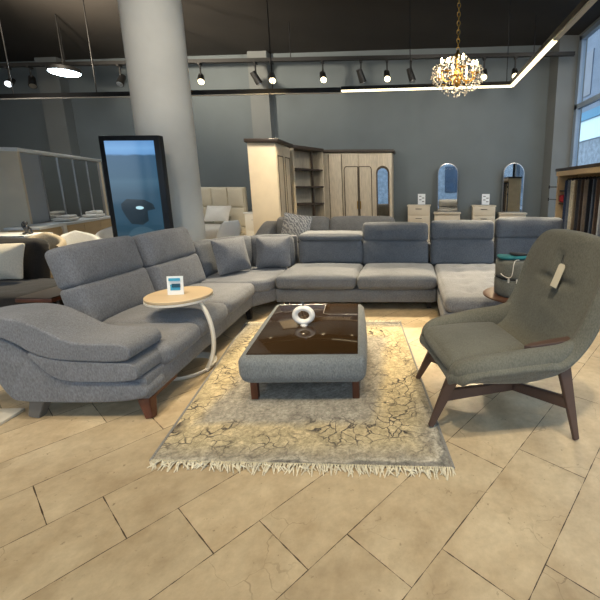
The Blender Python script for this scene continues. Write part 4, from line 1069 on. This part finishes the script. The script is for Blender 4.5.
def trk(x): return (x, 8.55-.06*(x+1))
T_Z = 4.12
tr = thing('lighting_track', 'long dark lighting track carrying the spotlights near the back wall', 'track', (-4, trk(-4)[1], T_Z))
bm = BM(); bar(bm, (*trk(-11), T_Z), (*trk(3.3), T_Z), (.09, .07), (.09, .07)); wobj('profile', bm, 'black_metal', tr, 0)
for x in (-10, -7.5, -5, -2.5, 0, 2.5):
    bm = BM(); cyl(bm, (*trk(x), T_Z), (*trk(x), ZC), .01, seg=8); wobj('hanging_rod', bm, 'black_metal', tr)
def px2x(u):
    Zc = 8.3; x = (u-410)/380*Zc
    for _ in range(3):
        y = trk(x)[1]; Zc = y*.981-2.3*.1937; x = (u-410)/380*Zc
    return x
def spot(u, aim, lit, label, power=0, v_drop=.31, cone=25, col=(1, .80, .52)):
    x = px2x(u); y = trk(x)[1]
    t = thing('spotlight', label, 'spotlight', (x, y, T_Z-.035), 0, 'spotlights on the back track')
    bm = BM(); cyl(bm, (0, 0, 0), (0, 0, -v_drop+.08), .016, seg=10); box(bm, (0, 0, -.02), (.05, .12, .04)); obj('stem', bm, 'black_metal', t)
    c = Vector((0, 0, -v_drop)); d = (Vector(aim)-Vector((x, y, T_Z-.035))-c).normalized()
    bm = BM(); cyl(bm, c-d*.13, c+d*.12, .06, .075, 20); obj('lamp_head', bm, 'black_metal', t)
    mat_ = {'warm': 'lamp_warm', 'off': 'silver', 'cool': 'lamp_dim'}[lit]
    bm = BM(); cyl(bm, c+d*.1205, c+d*.13, .062, .062, 20); obj('lens', bm, mat_, t)
    if power:
        l = bpy.data.lights.new('spot_light', 'SPOT'); l.energy = power; l.color = col; l.spot_size = R(cone); l.spot_blend = .5; l.shadow_soft_size = .14
        lo = bpy.data.objects.new('lamp_beam', l); COL.objects.link(lo); lo.location = Vector((x, y, T_Z-.035))+c+d*.16
        lo.rotation_euler = d.to_track_quat('-Z', 'Y').to_euler()
P_ = 520
spot(10, (-6, 3, 0), 'cool', 'cool white spotlight on the track, outermost at left', 60)
spot(32, (-7, 7.4, 1), 'off', 'unlit angled spotlight just left of the round ceiling lamp')
spot(121, (-6, 6.5, .6), 'off', 'unlit spotlight on the track just left of the column')
spot(201, (-2.9, 5.1, .4), 'warm', 'warm lit spotlight on the track just right of the column', P_)
spot(256, (-2.4, 9.4, 2), 'off', 'dark tilted spotlight above the tall cream wardrobe')
spot(272, (-1.5, 5.0, .4), 'warm', 'warm lit spotlight second right of the column', P_)
spot(323, (-.7, 5.0, .4), 'warm', 'brightest warm lit spotlight mid-way along the track', P_*1.2)
spot(361, (-.3, 9.6, 1.5), 'off', 'dark straight spotlight left of the fourth warm lamp')
spot(387, (.0, 5.0, .4), 'warm', 'warm lit spotlight left of the chandelier', P_)
spot(411, (.9, 8.3, 1), 'off', 'dark spotlight nearest left of the chandelier')
spot(484, (.8, 4.8, .4), 'warm', 'warm lit spotlight just right of the chandelier', P_)
spot(515, (1.5, 4.4, .4), 'warm', 'warm lit spotlight at the right end of the track', P_)

# round ceiling lamp, left
x = -7.0; z = 3.78; y = 8.3
rl = thing('round_lamp', 'bright cool white round pendant lamp at upper left', 'lamp', (x, y, z))
bm = BM(); lathe(bm, [(.25, 0), (.27, .01), (.27, .08), (.2, .11)], 36); obj('housing', bm, 'black_metal', rl, smooth=40)
bm = BM(); lathe(bm, [(.15, -.05), (.23, -.03), (.255, -.001)], 36); obj('diffuser', bm, 'lamp_cool', rl, smooth=40)
bm = BM(); cyl(bm, (0, 0, .1), (0, 0, ZC-z), .012, seg=8); obj('hanging_rod', bm, 'black_metal', rl)

# chandelier
cx, cy, cz = .58, 5.0, 2.86
cd = thing('chandelier', 'crystal chandelier with candle bulbs hanging on a gold chain', 'chandelier', (cx, cy, cz))
bm = BM(); lathe(bm, [(.01, -.16), (.05, -.12), (.03, -.06), (.06, -.02), (.025, .05), (.02, .14), (.04, .2), (.01, .26)], 20); obj('stem', bm, 'gold', cd, smooth=60)
bm = BM(); n = 0; z = .27
while z < ZC-cz-.02:
    a0 = (n % 2)*PI/2
    tube(bm, [(.018*math.cos(t)*math.cos(a0), .018*math.cos(t)*math.sin(a0), z+.03*math.sin(t)) for t in [2*PI*k/10 for k in range(10)]], .005, 5, close=True)
    n += 1; z += .048
obj('chain', bm, 'gold', cd)
bm = BM(); lathe(bm, [(.06, 0), (.06, .02), (.02, .05)], 20, (0, 0, ZC-cz-.055)); obj('ceiling_rose', bm, 'gold', cd)
for k in range(8):
    a = 2*PI*k/8+.2; r = .25 if k % 2 else .20; zt = .02 if k % 2 else .07
    d = lambda rr, zz: (rr*math.cos(a), rr*math.sin(a), zz)
    bm = BM(); tube(bm, bez(d(.03, -.02), d(.12, -.14), d(r, -.12), d(r, zt-.06), 10), .007, 7); lathe(bm, [(.012, 0), (.035, .012), (.036, .016)], 12, d(r, zt-.06)); o = obj('arm', bm, 'gold', cd)
    bm = BM(); cyl(bm, d(r, zt-.045), d(r, zt+.03), .011, seg=10); obj('candle', bm, 'porcelain', o)
    bm = BM(); lathe(bm, [(.006, 0), (.017, .02), (.013, .045), (.003, .065)], 10, d(r, zt+.03)); obj('bulb', bm, 'bulb', o, smooth=60)
bm = BM()
def drop(p, s):
    bmesh.ops.create_icosphere(bm, subdivisions=1, radius=s, matrix=Matrix.Translation(p) @ Euler((random.random()*3, random.random()*3, 0)).to_matrix().to_4x4() @ Matrix.Diagonal((.7, .7, 1.3, 1)))
for ring, (rr, zz, cnt) in enumerate(((.31, -.02, 26), (.29, -.07, 26), (.25, -.12, 22), (.19, -.165, 16), (.12, -.2, 10), (.30, .03, 26), (.27, .07, 24), (.20, .10, 20), (.15, .14, 14), (.10, .18, 9))):
    for k in range(cnt):
        a = 2*PI*k/cnt+ring*.3
        for j in range(2): drop((rr*math.cos(a)+random.gauss(0, .008), rr*math.sin(a)+random.gauss(0, .008), zz-j*.035+random.gauss(0, .008)), .013)
drop((0, 0, -.26), .02)
o = obj('crystal_drops', bm, 'crystal', cd, smooth=0); o['kind'] = 'stuff'
l = bpy.data.lights.new('chandelier_light', 'POINT'); l.energy = 22; l.color = (1, .78, .48); l.shadow_soft_size = .12
lo = bpy.data.objects.new('chandelier_glow', l); COL.objects.link(lo); lo.location = (cx, cy, cz+.06)

# ------------------------------------------------------------------ light
def spotl(loc, aim, e, col, size=60, blend=.8, soft=.08):
    l = bpy.data.lights.new('unseen_spot', 'SPOT'); l.energy = e; l.color = col; l.spot_size = R(size); l.spot_blend = blend; l.shadow_soft_size = soft
    o = bpy.data.objects.new('unseen_spot', l); COL.objects.link(o); o.location = loc
    o.rotation_euler = (Vector(aim)-Vector(loc)).to_track_quat('-Z', 'Y').to_euler()
WARM = (1, .76, .42)
# unseen spots over the seating group, no fixtures; several added as fill
spotl((-1.6, 2.2, 4.6), (-1.55, 3.3, 0), 230, WARM, 34)
spotl((.2, 3.0, 4.6), (-.15, 3.6, 0), 210, WARM, 34)
spotl((-.4, .4, 4.6), (-.4, 1.45, 0), 250, (1, .82, .52), 76, 1)
spotl((.9, .9, 4.6), (.8, 2.4, .4), 300, (1, .86, .64), 60, 1)  # added to warm the lounge chair
spotl((-2.2, 1.4, 4.6), (-2.4, 3.4, .4), 260, (1, .88, .72), 62, 1)
spotl((-1.6, 3.6, 4.6), (-1.7, 6.9, .6), 160, (1, .88, .72), 46, 1)
spotl((-2.0, .2, 4.6), (-1.9, 1.4, 0), 150, (1, .82, .52), 70, 1)
spotl((-1.6, 3.6, 4.7), (-2.85, 8, 1.2), 700, WARM, 22)
spotl((-6.0, 6.0, 3.35), (-5.4, 7.4, 5), 1500, (1, .86, .66), 130, 1)  # bare uplight added to lighten the left part of the ceiling

spotl((-3.4, .2, 4.6), (-3.0, 1.7, 0), 150, (1, .84, .60), 70, 1)  # fill added for the dark floor at front left
spotl((-1.6, 1.6, 4.3), (-3.2, 5.2, 2.9), 260, (1, .92, .80), 36, 1)  # added to brighten the column
spotl((.6, 4.6, 4.2), (2.7, 6.2, 1.1), 150, (1, .95, .88), 45, 1)  # added to brighten the fabrics on the rack
# fill lamps without fixtures, added to lift the back half of the showroom
NEU = (1, .90, .76)
for x, e_ in ((-9.5, 90), (-6.2, 110), (-2.8, 150), (.4, 170), (2.6, 120)):
    spotl((x, 6.6, 3.7), (x-.1, 9.9, 1.8), e_, NEU, 150, 1, .25)
for x in (-4.6, -1.4, 1.4):  # unseen warm lamps added to brighten the row of seat tops
    spotl((x, 6.0, 4.3), (x, 4.75, .4), 1050, (1, .84, .58), 52, 1, .12)
# daylight
W = bpy.data.worlds.new('World'); S.world = W; W.use_nodes = True
nt = W.node_tree; bg = nt.nodes['Background']
tc = N(nt, 'ShaderNodeTexCoord'); sx = N(nt, 'ShaderNodeSeparateXYZ'); nt.links.new(tc.outputs['Generated'], sx.inputs[0])
cr = N(nt, 'ShaderNodeValToRGB'); e = cr.color_ramp.elements
e[0].position = .45; e[0].color = (.62, .70, .78, 1); e[1].position = 1; e[1].color = (.62, .76, .95, 1)
x = e.new(.56); x.color = (.88, .95, 1, 1)
mr = N(nt, 'ShaderNodeMapRange', i_1=-1, i_2=1); nt.links.new(sx.outputs[2], mr.inputs[0]); nt.links.new(mr.outputs[0], cr.inputs[0])
nt.links.new(cr.outputs[0], bg.inputs[0]); bg.inputs[1].default_value = 2.6
for nm, loc, rot, sx_, sy_ in (('front', ((XL+XR)/2, YF-.02, 2.4), (R(90), 0, 0), XR-XL, 4.4), ('right', (XR-.005, (WY0+WY1)/2, (WZ0+WZ1)/2), (0, R(90), 0), WZ1-WZ0, WY1-WY0)):
    l = bpy.data.lights.new('portal_'+nm, 'AREA'); l.shape = 'RECTANGLE'; l.size = sx_; l.size_y = sy_; l.cycles.is_portal = True
    o = bpy.data.objects.new('portal_'+nm, l); COL.objects.link(o); o.location = loc; o.rotation_euler = rot

# ------------------------------------------------------------------ camera
cam = bpy.data.cameras.new('Camera'); co = bpy.data.objects.new('Camera', cam); COL.objects.link(co)
cam.sensor_width = 36; cam.lens = 36*380/600; cam.shift_x = -110/600; cam.shift_y = -38/600; cam.clip_start = .05
co.location = (0, 0, 1.5); co.rotation_euler = (PI/2-math.atan(75/380), 0, 0)
S.camera = co
S.view_settings.view_transform = 'Standard'; S.view_settings.look = 'None'; S.view_settings.gamma = 1; S.view_settings.use_curve_mapping = False
S.view_settings.exposure = .32
S.cycles.max_bounces = 8; S.cycles.sample_clamp_indirect = 6
S.cycles.caustics_reflective = False; S.cycles.caustics_refractive = False
